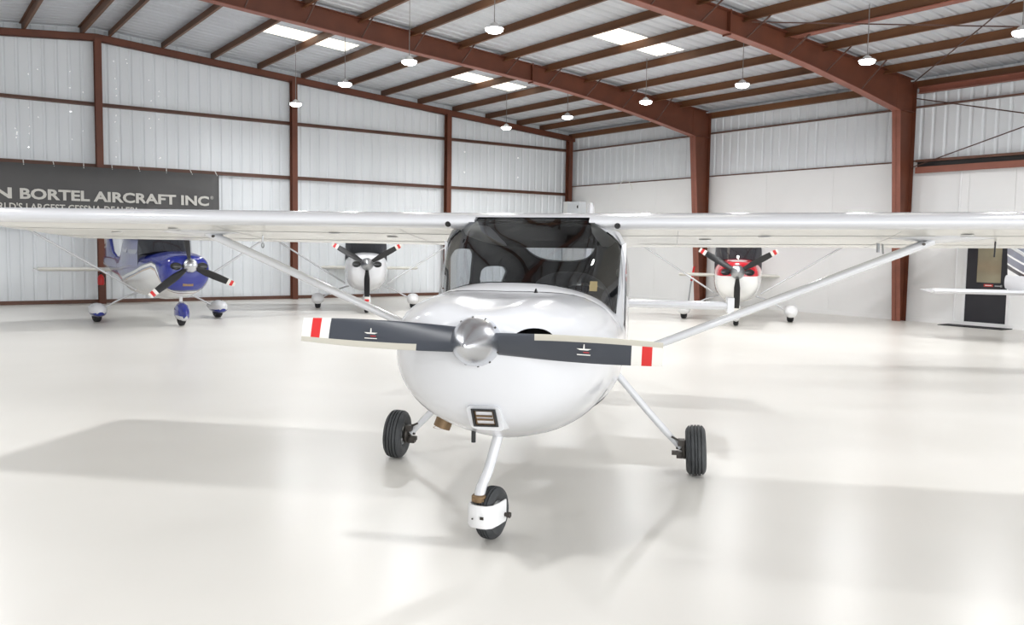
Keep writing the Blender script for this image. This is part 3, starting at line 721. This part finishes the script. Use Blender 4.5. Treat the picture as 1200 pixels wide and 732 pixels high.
# wings
for s in (1, -1):
    ys = [.40, .44, .48, .52, .56, .8, 1.4, 2.0, 2.7, 3.4, 4.0, 4.4, 4.52, 4.57]
    rg = []
    for y in ys:
        r_ = afoil(y*s)
        if y > 4.45:
            k = 0.9 if y < 4.55 else 0.55; c = Vector((0.15, y*s, 1.86+.03)); r_ = [Vector((c.x+(p.x-c.x)*(0.97 if k == .9 else .9), y*s, c.z+(p.z-c.z)*k)) for p in r_]
        rg.append(r_)
    b = MB(); n_ = len(rg[0])
    b.rings(rg, True, True, True, mis=lambda i, j: 1 if j >= 37 else 0)
    wing = b.build('wing', [M_white, M_under], T, 30)
    # flap / aileron / spar seam lines on the underside, rivets and inspection rings
    def under(x, y):
        r_ = afoil(y*s); lo = r_[37:]
        for p, q in zip(lo, lo[1:]):
            if q.x <= x <= p.x: t = (x-p.x)/(q.x-p.x); return p.lerp(q, t)
        return lo[-1]
    b = MB()
    for x, ya, yb in ((-.26, .7, 4.4), (.33, .5, 4.4)):
        b.tube([under(x, lerp(ya, yb, k/12))+Vector((0, 0, -.0005)) for k in range(13)], 0.0022, 4)
    for y in (2.45, 1.0): b.tube([under(x, y)+Vector((0, 0, -.0005)) for x in (.55, .3, 0, -.26, -.53)], 0.002, 4)
    b.build('panel_seam', M_seam, wing)
    for x, y in ((.40, 2.90), (.28, 2.90), (.30, 1.6), (.1, 3.6), (.1, 1.2)):
        c = under(x, y); b = MB(); b.lathe([(-.004, .03), (-.004, .042), (.0, .045), (.002, .03)], c, (.08, 0, 1), 20); b.lathe([(-.001, 0), (-.001, .03)], c, (.08, 0, 1), 20); b.build('inspection_plate', M_whitem, wing)
    c = afoil(.60*s)[28]; b = MB(); c = Vector((.727, .592*s, 1.872)); b.lathe([(0.012, 0), (0.012, .017), (.004, .021), (-.01, .021)], c, (1, 0, -.25), 16); b.build('cabin_air_inlet', M_blackg, wing)
    # streamlined wing strut with cuff
    p0, p1 = Vector((.20, 2.72*s, 1.795)), Vector((.12, .625*s, .90))
    if s == -1: p0, p1 = Vector((.20, -2.69, 1.78)), Vector((.12, -.625, .91))
    b = MB(); d = (p1-p0); rgs = []
    nz = Vector((1, 0, 0)); nz = (nz-d.normalized()*nz.dot(d.normalized())).normalized(); nb_ = d.normalized().cross(nz)
    for t, kx, kz in ((-.01, 1, 1), (.03, 1, 1), (.5, 1, 1), (.97, 1, 1), (1.02, .8, .8)):
        c = p0+d*t; rgs.append([c+nz*(.062*kx*math.cos(2*PI*k/20)*(1 if math.cos(2*PI*k/20) > 0 else 1.25))+nb_*(.030*kz*math.sin(2*PI*k/20)) for k in range(20)])
    b.rings(rgs, True, True, True); st = b.build('wing_strut', M_white, T, 60)
    b = MB()   # strut root fairing on the wing
    rows = []
    for k, (w1, dz) in enumerate(((0.012, 0.0), (.05, .012), (.07, .02), (.05, .012), (.008, 0.0))):
        y = lerp(2.45, 3.15, k/4); row = []
        for a_ in [PI*j/8 for j in range(9)]:
            c = under(.2+w1*2.2*math.cos(a_), y); row.append(c+Vector((0, 0, -dz*max(0, math.sin(a_))*1.6+.001)))
        rows.append(row)
    b.rings(rows, closed=False); b.build('strut_fairing', M_white, wing)
    b = MB(); c = p0+d*0.015; b.tube([c+Vector((.03, 0, .03)), c+Vector((.03, 0, -.012))], .018, 8); b.tube([c+Vector((.075, -.02*s, .0)), c+Vector((-.05, -.02*s, .0))], .010, 8); b.build('strut_bolt', M_steeld, st)
# pitot mast, tie-down ring, whip antenna, aerials
b = MB(); b.tube([(0.0, 2.46, 1.78), (0.02, 2.462, 1.71)], 0.007, 8); b.tube([(0.02, 2.427, 1.785), (0.02, 2.427, 1.72)], 0.012, 8); b.build('pitot_mast', M_alud, T)
b = MB(); b.tube([(0.0, 3.214, 1.84), (-.04, 3.225, 1.70)], 0.006, 6); b.build('stall_probe', M_blackg, T)
b = MB(); b.tube([(0, -2.345, 1.79), (0, -2.345, 1.71)], 0.006, 6)
b.tube([(0.02*math.cos(a_), -2.345, 1.70+.02*math.sin(a_)) for a_ in [2*PI*k/12 for k in range(13)]], 0.005, 5); b.build('tie_down_ring', M_alud, T)
b = MB(); b.lathe([(0, .034), (.05, .036), (.08, .026), (.10, .012), (.105, 0)], (-.30, .50, 1.81), (0, 0, 1), 16); b.lathe([(0.0, .045), (.0, .0)], (-.30, .50, 1.81), (0, 0, 1), 16); b.build('beacon', M_whitem, T)
b = MB(); b.tube([(-.45, .52, 1.75), (-.52, .54, 1.98)], [.012, .006], 8); b.build('whip_antenna', M_whitem, T)
# tail surfaces
b = MB(); rg = []
for y in (-1.62, -1.58, -.8, 0, .8, 1.58, 1.62):
    k = 0.6 if abs(y) > 1.6 else 1; ch = lerp(.80, .62, abs(y)/1.62)
    rg.append([Vector((-3.45-(1-k)*.05-ch*(u), y, 1.08+z*k)) for u, z in ((0, 0), (.03, .03), (.1, .046), (.3, .045), (.7, .02), (1, .004), (1, -.004), (.7, -.02), (.3, -.045), (.1, -.046), (.03, -.03))])
b.rings(rg, True, True, True); b.build('horizontal_stabilizer', M_white, T)
for s in (1, -1):
    b = MB(); b.box((-3.62, 1.655*s, 1.09), (.30, .075, .17)); b.build('elevator_horn', M_white, T, 0)
b = MB(); rg = []
for z, xl, xt in ((1.18, -3.0, -4.1), (1.5, -3.3, -4.12), (2.2, -3.72, -4.2), (2.26, -3.78, -4.2)):
    rg.append([Vector((lerp(xl, xt, u), y*(1 if z < 2.25 else .5), z)) for u, y in ((0, 0), (.06, .03), (.3, .045), (.7, .025), (1, .004), (1, -.004), (.7, -.025), (.3, -.045), (.06, -.03))])
b.rings(rg, True, True, True); b.build('tail_fin', M_white, T)
# landing gear
for s in (1, -1):
    g = MB(); g.tube(catmull([(0, .52*s, .80), (0, .60*s, .725), (0, .82*s, .475), (0, 1.03*s, .25), (0, 1.07*s, .205)], 14), [.030]+[.027]*9+[.023]*5, 14)
    leg = g.build('main_gear', M_white, T)
    ax = Vector((0, 1, 0.05*s)).normalized()
    wheel(leg, (0, 1.185*s, .195), ax, .192, .15, .085)
    b = MB(); b.lathe([(-.02, .07), (.0, .075), (.012, .07), (.012, .03)], (0, (1.185-.085)*s, .197), ax, 20)
    b.tube([(0, 1.04*s, .215), (0, 1.12*s, .195)], .02, 10); b.box((.03, 1.075*s, .255), (.08, .05, .045)); b.box((-.02, 1.07*s, .15), (.06, .055, .05)); b.tube([(.05, 1.0*s, .30), (.05, 1.06*s, .27), (.04, 1.09*s, .25)], .008, 6)
    b.box((.06, 1.03*s, .18), (.03, .05, .03)); b.build('brake', M_steeld, leg)
g = MB(); NP = catmull([(1.66, -.01, .68), (1.715, -.022, .60), (1.76, -.064, .42), (1.80, -.098, .32), (1.825, -.105, .262)], 16)
g.tube(NP, [.030]*12+[.032]*5, 16); ng = g.build('nose_gear', M_white, T)
NA = R(-15)      # castered to the aircraft's right
nf = Vector((math.cos(NA), math.sin(NA), 0)); nl = Vector((-math.sin(NA), math.cos(NA), 0)); nc = Vector((1.745, -.045, .155))
wheel(ng, nc, nl, .155, .105, .075)
b = MB()
def fork_row(z, grow): return [nc+nf*fx*grow+nl*ly*grow+Vector((0, 0, z)) for fx, ly in ((-.02, -.085), (.08, -.086), (.155, -.078), (.185, -.05), (.192, 0), (.185, .05), (.155, .078), (.08, .086), (-.02, .085))]
rws = []
for sgn, gr in ((1, 1), (1, .93)): rws.append((gr, [(-.055, .9), (-.045, 1), (.055, 1), (.065, .97)]))
out_ = [fork_row(z, k) for z, k in ((-.045, .96), (-.03, 1), (.075, 1), (.087, .98))]; in_ = [fork_row(z, k*.93) for z, k in ((.087, .98), (.075, 1), (-.03, 1), (-.045, .96))]
b.rings(out_+in_+[out_[0]], closed=False)
for e in (0, -1):
    b.add([out_[0][e], out_[1][e], out_[2][e], out_[3][e], in_[0][e], in_[1][e], in_[2][e], in_[3][e]], [tuple(range(8))])
b.build('nose_fork', M_whitem, ng, 45)
b = MB(); b.tube([nc-nl*.115, nc+nl*.115], .012, 10); b.tube([nc-nl*.10, nc-nl*.12], .018, 6); b.tube([nc+nl*.10, nc+nl*.12], .018, 6); b.build('wheel_axle', M_steeld, ng)
b = MB(); b.box(nc+nf*.192+nl*.03+Vector((0, 0, .02)), (.006, .022, .016), 0, Matrix.Rotation(NA, 3, 'Z')); b.build('fork_plate', M_steeld, ng, 0)
b = MB(); b.box(nc+nf*.192-nl*.03+Vector((0, 0, .01)), (.006, .008, .008), 0, Matrix.Rotation(NA, 3, 'Z')); b.build('fork_bolt', M_steeld, ng, 0)
b = MB(); c = NP[-1]; b.lathe([(-.02, .045), (.012, .045), (.02, .036), (.02, .03)], c, (0, 0, 1), 18); b.box(c+Vector((.03, 0, -.005)), (.02, .07, .018)); b.build('fork_clamp', M_exh, ng)
b = MB(); b.box((1.70, -.03, .625), (.05, .11, .03)); b.build('strut_collar', M_dark, ng)
# propeller
P0 = Vector((2.44, 0, 1.243)); PT = R(-1.7)
prop = empty('propeller', P0); prop.parent = T; prop.rotation_euler = (PT, 0, 0)
b = MB(); pr_ = [(-.045, 0.0), (-.045, .124), (-.02, .126), (0, .126), (.05, .118), (.11, .094), (.17, .062), (.22, .030), (.245, .012), (.252, 0)]
b.lathe(pr_, (0, 0, 0), (1, 0, 0), 40); spn = b.build('spinner', M_alu, prop, 50)
b = MB()
for k in range(12):
    a_ = 2*PI*k/12+.15
    if abs(math.sin(a_)) > .3 or True:
        b.lathe([(0, .006), (.004, .005), (.004, 0)], (.012, .1245*math.cos(a_), .1245*math.sin(a_)), (.25, math.cos(a_), math.sin(a_)), 8)
sc_ = b.build('spinner_screw', M_steeld, spn); sc_['kind'] = 'stuff'
def blade_mesh(s, R0=.10, R1=.925, hubr=.05, nsec=26, matsel=None, sc=1.0):
    b = MB(); rg = []; rs = [lerp(R0, R1, k/nsec) for k in range(nsec+1)]
    marks = [.30, .775, .825, .875]
    rs = sorted(set(rs+marks))
    NP_ = 20
    for r in rs:
        ch = interp([(.1, .150), (.2, .152), (.35, .154), (.6, .148), (.8, .134), (.925, .122)], r)[0]
        th = interp([(.1, .05), (.2, .038), (.4, .020), (.925, .009)], r)[0]
        be = R(interp([(.1, 38), (.3, 30), (.6, 20), (.925, 13)], r)[0])
        row = []
        for k in range(NP_):
            t = 2*PI*k/NP_; u = math.cos(t)*.5; w = math.sin(t)*th*.5*(1 if abs(u) < .4 else .8)
            if math.sin(t) < 0: w *= .5
            u += -.04
            # u = chordwise (+ leading edge, up on the aircraft's left side), w = thickness (+ forward)
            cu = u*ch*math.cos(be)-w*math.sin(be); cwx = u*ch*math.sin(be)+w*math.cos(be)
            row.append(Vector((cwx, r*s, cu*s)))
        rg.append(row)
    def mi(i, j):
        r = (rs[i]+rs[i+1])/2; t = 2*PI*(j+.5)/NP_; le = math.cos(t) > .56
        if r > .30 and le: return 1
        if r > .875: return 2
        if r > .825: return 3
        if r > .775: return 2
        return 0
    b.rings(rg, True, True, True, mis=mi); return b
for s in (1, -1):
    bl = blade_mesh(s).build('blade', [M_blade, M_edge, M_tipw, M_red], prop, 50)
    b = MB(); bx = .021; r = .545; zc = -.006*s          # small maker's emblem: aircraft silhouette over a bar
    b.prism([(bx, r*s-.036, zc+.008), (bx, r*s+.036, zc+.008), (bx, r*s+.020, zc+.001), (bx, r*s-.020, zc+.001)], (.002, 0, 0), 0); b.prism([(bx, r*s-.004, zc+.004), (bx, r*s+.004, zc+.004), (bx, r*s+.002, zc+.030), (bx, r*s-.002, zc+.030)], (.002, 0, 0), 0)
    b.box((bx, r*s+.012, zc-.010), (.002, .028, .003), 1); b.box((bx, r*s, zc-.022), (.002, .066, .004), 0)
    b.build('emblem', [M_tipw, M_red], prop, 0)

# ================================================================== parked aircraft in the back
BL, WH, LG, TN, NV = lin(28, 44, 140), lin(236, 236, 234), lin(120, 124, 138), lin(196, 172, 146), lin(24, 36, 96)
RD, CR = lin(196, 30, 44), lin(236, 234, 228)
def parked(name_label, loc, az, body_m, fin_m, pant_top, pant_low, prop_rot, cowl_m=None, stripe=None, dull_spinner=False, nose_pant=None, pant_split=0.24, blade_m=None):
    t = thing('airplane', name_label, 'airplane', loc, az, None)
    cowl_m = cowl_m or body_m
    FR = [(.45, .55, 1.44, .50, 1.08, 4, 2.6), (.7, .55, 1.46, .50, 1.08, 3.5, 2.5), (1.05, .53, 1.50, .52, 1.10, 3, 2.4), (1.4, .51, 1.52, .55, 1.1, 2.9, 2.3), (1.75, .485, 1.50, .62, 1.1, 2.9, 2.3),
          (2.0, .45, 1.475, .70, 1.11, 2.8, 2.4), (2.12, .41, 1.455, .78, 1.13, 2.7, 2.3), (2.19, .35, 1.43, .88, 1.16, 2.5, 2.2), (2.22, .25, 1.40, 1.02, 1.2, 2.2, 2)]
    BK = [(-5.3, .04, 1.30, 1.02, 1.15, 2, 2), (-4.2, .14, 1.32, .90, 1.12, 2, 2), (-3, .26, 1.38, .76, 1.1, 2.2, 2.2), (-1.9, .42, 1.50, .62, 1.1, 2.6, 2.4), (-1.35, .49, 1.80, .56, 1.1, 3.4, 2.6), (-1.0, .53, 2.00, .53, 1.1, 4, 2.6), (-.4, .55, 2.04, .51, 1.1, 5, 2.6), (.45, .55, 2.04, .50, 1.1, 5, 2.6)]
    n = 36
    b = MB(); b.rings([superring(x, interp(BK, x), n) for x in (-5.3, -4.8, -4.2, -3.6, -3, -2.4, -1.9, -1.6, -1.35, -1.15, -1, -.7, -.4, 0, .3, .45)], True, True, False)
    r0 = superring(.45, interp(BK, .45), n); b.add(r0, [tuple(range(n))], 1)
    b.rings([superring(x, interp(FR, x), n) for x in (.45, .6, .8, 1.0, 1.12)])
    b.build('fuselage', [body_m, M_intm], t, 40)
    cxs = (1.10, 1.25, 1.4, 1.55, 1.75, 1.9, 2.0, 2.07, 2.12, 2.16, 2.19, 2.21, 2.22)
    b = MB(); b.rings([superring(x, [v+(.004 if i == 0 else 0) for i, v in enumerate(interp(FR, x))], n) for x in cxs], True, False, True)
    cw = b.build('cowling', cowl_m, t, 40)
    for s in (1, -1):
        b = MB(); b.rings([[Vector((x, .255*s+.105*k*math.cos(2*PI*i/18), 1.235+.075*k*math.sin(2*PI*i/18))) for i in range(18)] for x, k in ((2.10, 1.0), (2.228, 1.0), (2.236, .96), (2.234, .9), (2.232, .02))]); b.build('air_inlet', M_blackg, cw)
    # glazing
    B_ = [(1.06, 0, 1.515), (1.02, .25, 1.505), (.88, .42, 1.475), (.68, .52, 1.44), (.55, .548, 1.42)]; T_ = [(.42, 0, 2.05), (.42, .3, 2.045), (.42, .42, 2.01), (.42, .5, 1.95), (.42, .545, 1.88)]
    Bq, Tq = mirror(resample(B_, 10)), mirror(resample(T_, 10))
    b = MB(); b.rings([[p.lerp(q, k/6)+Vector((.03, 0, .03))*math.sin(PI*k/6) for p, q in zip(Bq, Tq)] for k in range(7)], closed=False); b.build('windshield', M_glass, t)
    b = MB(); b.rings([[p+Vector((-.01, 0, .004)) for p in Bq[:11]], [p+Vector((-.01, 0, .004)) for p in reversed(Bq[10:])]], closed=False); b.build('glareshield', M_int, t)
    for s in (1, -1):
        for pts in ([(.36, 1.86), (.42, 1.44), (-.36, 1.44), (-.36, 1.86)], [(-.46, 1.86), (-.46, 1.46), (-.98, 1.48), (-.92, 1.80)]):
            b = MB(); q = []
            for x, z in pts:
                hw, zt, zb, zm, nt, nb = interp(BK, x); q.append(Vector((x, s*(hw*(1-(abs(z-zm)/(zt-zm))**nt)**(1/nt)+.003), z)))
            qo = rrect(q, 5, .22); b.rings([[p-Vector((0, .02*s, 0)) for p in qo], [p+Vector((0, .004*s, 0)) for p in qo]], True, False, True); b.build('side_window', M_sidegl, t, 0)
    # wings, struts
    for s in (1, -1):
        b = MB(); rg = []
        for y, ch, xl in ((.40, 1.60, .52), (2.6, 1.60, .52), (5.0, 1.18, .40), (5.42, 1.12, .38), (5.5, .8, .25)):
            z0 = 1.97+.022*y; kk = .5 if y > 5.45 else 1
            rg.append([Vector((xl-ch*u, y*s, z0+w*ch*kk)) for u, w in ((0, .0), (.02, .035), (.08, .068), (.25, .095), (.45, .09), (.75, .045), (1, .004), (1, -.004), (.6, -.02), (.2, -.035), (.05, -.028), (.01, -.012))])
        b.rings(rg, True, True, True); b.build('wing', M_white, t)
        b = MB(); b.tube([(.10, 2.65*s, 2.0), (.28, .56*s, .66)], (.05, .022), 12, flat=(1, 0, 0)) if False else b.tube([(.10, 2.65*s, 2.0), (.28, .55*s, .68)], [(.055, .022), (.055, .022)], 12, flat=Vector((1, 0, 0))); b.build('wing_strut', M_white, t)
    b = MB(); rg = []
    for y in (-1.72, -1.66, -.9, 0, .9, 1.66, 1.72):
        k = .6 if abs(y) > 1.7 else 1; ch = lerp(1.2, .78, abs(y)/1.72); xl = lerp(-4.15, -4.45, abs(y)/1.72)
        rg.append([Vector((xl-ch*u, y, .98+w*k)) for u, w in ((0, 0), (.03, .03), (.12, .05), (.4, .045), (1, .004), (1, -.004), (.4, -.045), (.12, -.05), (.03, -.03))])
    b.rings(rg, True, True, True); b.build('horizontal_stabilizer', M_under if stripe != 'right' else M_white, t)
    b = MB(); rg = []
    for z, xl, xt in ((1.25, -3.6, -5.25), (1.45, -4.2, -5.28), (2.25, -4.75, -5.38), (2.32, -4.82, -5.38)):
        rg.append([Vector((lerp(xl, xt, u), y*(1 if z < 2.3 else .5), z)) for u, y in ((0, 0), (.06, .03), (.3, .05), (.7, .03), (1, .004), (1, -.004), (.7, -.03), (.3, -.05), (.06, -.03))])
    b.rings(rg, True, True, True); b.build('tail_fin', fin_m, t)
    # gear
    for s in (1, -1):
        b = MB(); b.tube(catmull([(-.05, .45*s, .60), (0, .75*s, .50), (0, 1.05*s, .34), (0, 1.18*s, .28)], 8), [(.06, .022)]*4+[(.04, .018)]*5, 8, flat=Vector((1, 0, 0))); lg = b.build('main_gear', M_white, t)
        b = MB(); b.lathe([(-.06, .10), (-.075, .16), (-.05, .195), (0, .20), (.05, .195), (.075, .16), (.06, .10)], (0, 1.27*s, .20), (0, 1, 0), 24); b.build('tire', M_black, lg)
        b = MB(); rg = []
        for x, w, zt, zb in ((.42, .02, .27, .23), (.38, .09, .33, .17), (.28, .145, .385, .125), (.05, .165, .41, .11), (-.25, .13, .37, .12), (-.55, .07, .30, .18), (-.78, .012, .25, .23)):
            rg.append([Vector((x, 1.27*s+w*math.cos(2*PI*k/20), (zt+zb)/2+(zt-zb)/2*math.copysign(abs(math.sin(2*PI*k/20))**.8, math.sin(2*PI*k/20)))) for k in range(20)])
        b.rings(rg, True, True, True); pm = b.build('wheel_pant', [pant_top, pant_low], lg)
        for p in pm.data.polygons: p.material_index = 1 if p.center.z < pant_split else 0
    b = MB(); b.tube([(1.60, 0, .62), (1.63, 0, .30)], .035, 10); lg = b.build('nose_gear', M_whitem, t)
    b = MB(); b.lathe([(-.05, .08), (-.06, .13), (-.04, .165), (0, .17), (.04, .165), (.06, .13), (.05, .08)], (1.63, 0, .17), (0, 1, 0), 24); b.build('tire', M_black, lg)
    b = MB(); rg = []
    for x, w, zt, zb in ((2.0, .015, .28, .22), (1.95, .07, .36, .15), (1.85, .10, .46, .11), (1.63, .11, .50, .10), (1.4, .085, .42, .12), (1.15, .01, .27, .22)):
        rg.append([Vector((x, w*math.cos(2*PI*k/20), (zt+zb)/2+(zt-zb)/2*math.copysign(abs(math.sin(2*PI*k/20))**.8, math.sin(2*PI*k/20)))) for k in range(20)])
    b.rings(rg, True, True, True); pm = b.build('wheel_pant', [nose_pant or pant_top, pant_top], lg)
    for p in pm.data.polygons: p.material_index = 1 if p.center.z < .2 else 0
    # propeller
    pe = empty('propeller', (2.27, 0, 1.24)); pe.parent = t
    b = MB(); b.lathe([(-.04, 0), (-.04, .15), (0, .155), (.06, .145), (.14, .105), (.21, .05), (.235, 0)], (0, 0, 0), (1, 0, 0), 24); b.build('spinner', M_alu if not dull_spinner else M_alud, pe, 50)
    for k in range(3):
        a_ = R(prop_rot+120*k); dv = Vector((0, math.cos(a_), math.sin(a_))); pv = Vector((0, -math.sin(a_), math.cos(a_)))
        b = MB(); rg = []; rs = [.10, .2, .35, .5, .65, .80, .86, .92, .965]
        for r in rs:
            ch = interp([(.1, .08), (.35, .165), (.65, .15), (.965, .10)], r)[0]; be = R(interp([(.1, 45), (.965, 16)], r)[0]); th = interp([(.1, .05), (.35, .024), (.965, .01)], r)[0]
            rg.append([dv*r+pv*(ch*.5*math.cos(2*PI*j/12)*math.cos(be)-th*.5*math.sin(2*PI*j/12)*math.sin(be))+Vector((1, 0, 0))*(ch*.5*math.cos(2*PI*j/12)*math.sin(be)+th*.5*math.sin(2*PI*j/12)*math.cos(be)) for j in range(12)])
        b.rings(rg, True, True, True, mis=lambda i, j: (2 if i == 6 else 1) if i >= 5 else 0); b.build('blade', [blade_m or M_blackb, M_tipw, M_red], pe, 50)
    return t
M_sidegl = mat('side_glass', lin(120, 124, 130), 0.06, coat=1.0)
M_blackb = mat('black_blade', lin(24, 24, 26), 0.4)
M_navy = mat('blue_gloss', BL, 0.14, coat=0.8)
blue_lines = [(-5.3, 1.05), (-3, .80), (-1, .82), (0.1, .98), (0.9, 1.12), (1.35, 1.18), (1.6, 1.14), (1.78, .98), (1.9, .70), (2.0, .62), (2.3, .62)]
M_bluebody = livery('blue_livery', blue_lines, [(-1, WH), (-.02, TN), (.015, LG), (.045, WH), (.10, LG), (.13, BL)])
M_bluefin = livery('blue_fin_livery', [(-5.7, 1.62), (-5.0, 1.66), (-4.7, 1.95), (-4.4, 2.6)], [(-1, BL), (-.14, WH), (-.08, LG), (-.03, WH)])
plane_b = parked('blue and white airplane with silver spinner parked by the back wall', (4.66, 19.97, 0), R(-88.5), M_bluebody, M_bluefin, M_white, M_navy, 97, nose_pant=M_navy, pant_split=.22)
b = MB(); b.box((2.16, -.02, .88), (.06, .20, .085)); b.build('landing_light', M_exh, plane_b, 0)
plane_w = parked('plain cream white airplane with black three-blade propeller seen head-on left of the big one', (10.33, 21.44, 0), R(245.0), M_white, M_white, M_whitem, M_whitem, 30, dull_spinner=True)
red_lines = [(-5.3, 1.0), (0, 1.2), (1.3, 1.27), (1.8, 1.17), (2.3, 1.14)]
M_redbody = livery('red_livery', red_lines, [(-1, WH), (.0, RD), (.24, RD), (.31, WH)])
plane_r = parked('red and white airplane with black three-blade propeller parked by the right wall', (16.83, 14.17, 0), R(220.0), M_redbody, M_white, M_whitem, M_whitem, 30, dull_spinner=True)
M_rightfin = livery('striped_fin_livery', [(-5.7, 1.62), (-3.4, 1.10)], [(-1, WH), (-.10, lin(40, 40, 46)), (-.02, WH), (.02, LG), (.16, WH), (.20, LG)])
plane_x = parked('white airplane cut off by the right picture edge, tailplane before the black door', (15.03, 4.62, 0), R(229.0), M_white, M_rightfin, M_whitem, M_whitem, 30, stripe='right')

# ------------------------------------------------------------------ small things
tb = thing('tow_bar', 'thin metal tow bar with red grip leaning by the column beside the red airplane', 'tow bar', (20.0, 18.75, 0))
b = MB(); b.tube([(0, 0, 0.03), (.06, -.05, .75)], .022, 8); b.build('pole', M_alud, tb)
b = MB(); b.tube([(.06, -.05, .75), (.12, -.10, 1.2)], .035, 8); b.build('grip', M_red, tb)
b = MB(); b.box((0, 0, .03), (.25, .12, .06)); b.build('foot', M_black, tb)
fe = thing('fire_extinguisher', 'red fire extinguisher on the back wall column behind the blue airplane', 'fire extinguisher', (4.46, YB-.48, 0.52))
b = MB(); b.lathe([(0, 0), (0, .075), (.02, .085), (.20, .085), (.25, .05), (.28, .02), (.29, .02), (.29, 0)], (0, 0, 0), (0, 0, 1), 16); b.build('cylinder', M_red, fe)
b = MB(); b.box((0, 0, .31), (.05, .03, .06)); b.tube([(0, -.02, .31), (.08, -.05, .28), (.10, -.05, .1)], .012, 6); b.build('hose', M_black, fe)
cb = thing('wall_cabinet', 'pale grey metal cabinet high on the right wall by the corner column', 'cabinet', (XR-.24, 25.2, 2.98))
b = MB(); b.box((0, 0, .22), (.32, .70, .44)); b.build('cabinet_body', M_panel, cb, 0)
b = MB(); b.box((-.17, -.25, .25), (.02, .05, .1)); b.build('latch', M_dark, cb, 0)
b = MB(); pts = [(0, .28*math.cos(a_)*1.3, .0+.34*math.sin(a_)) for a_ in [PI*k/16 for k in range(17)]]
b.tube(pts, .014, 6); o = tag(b.build('cable_loop', M_rope), 'pale cable loop hanging on the white upper right wall near the corner', 'cable'); o.location = (XR-.085, 22.75, 3.75)
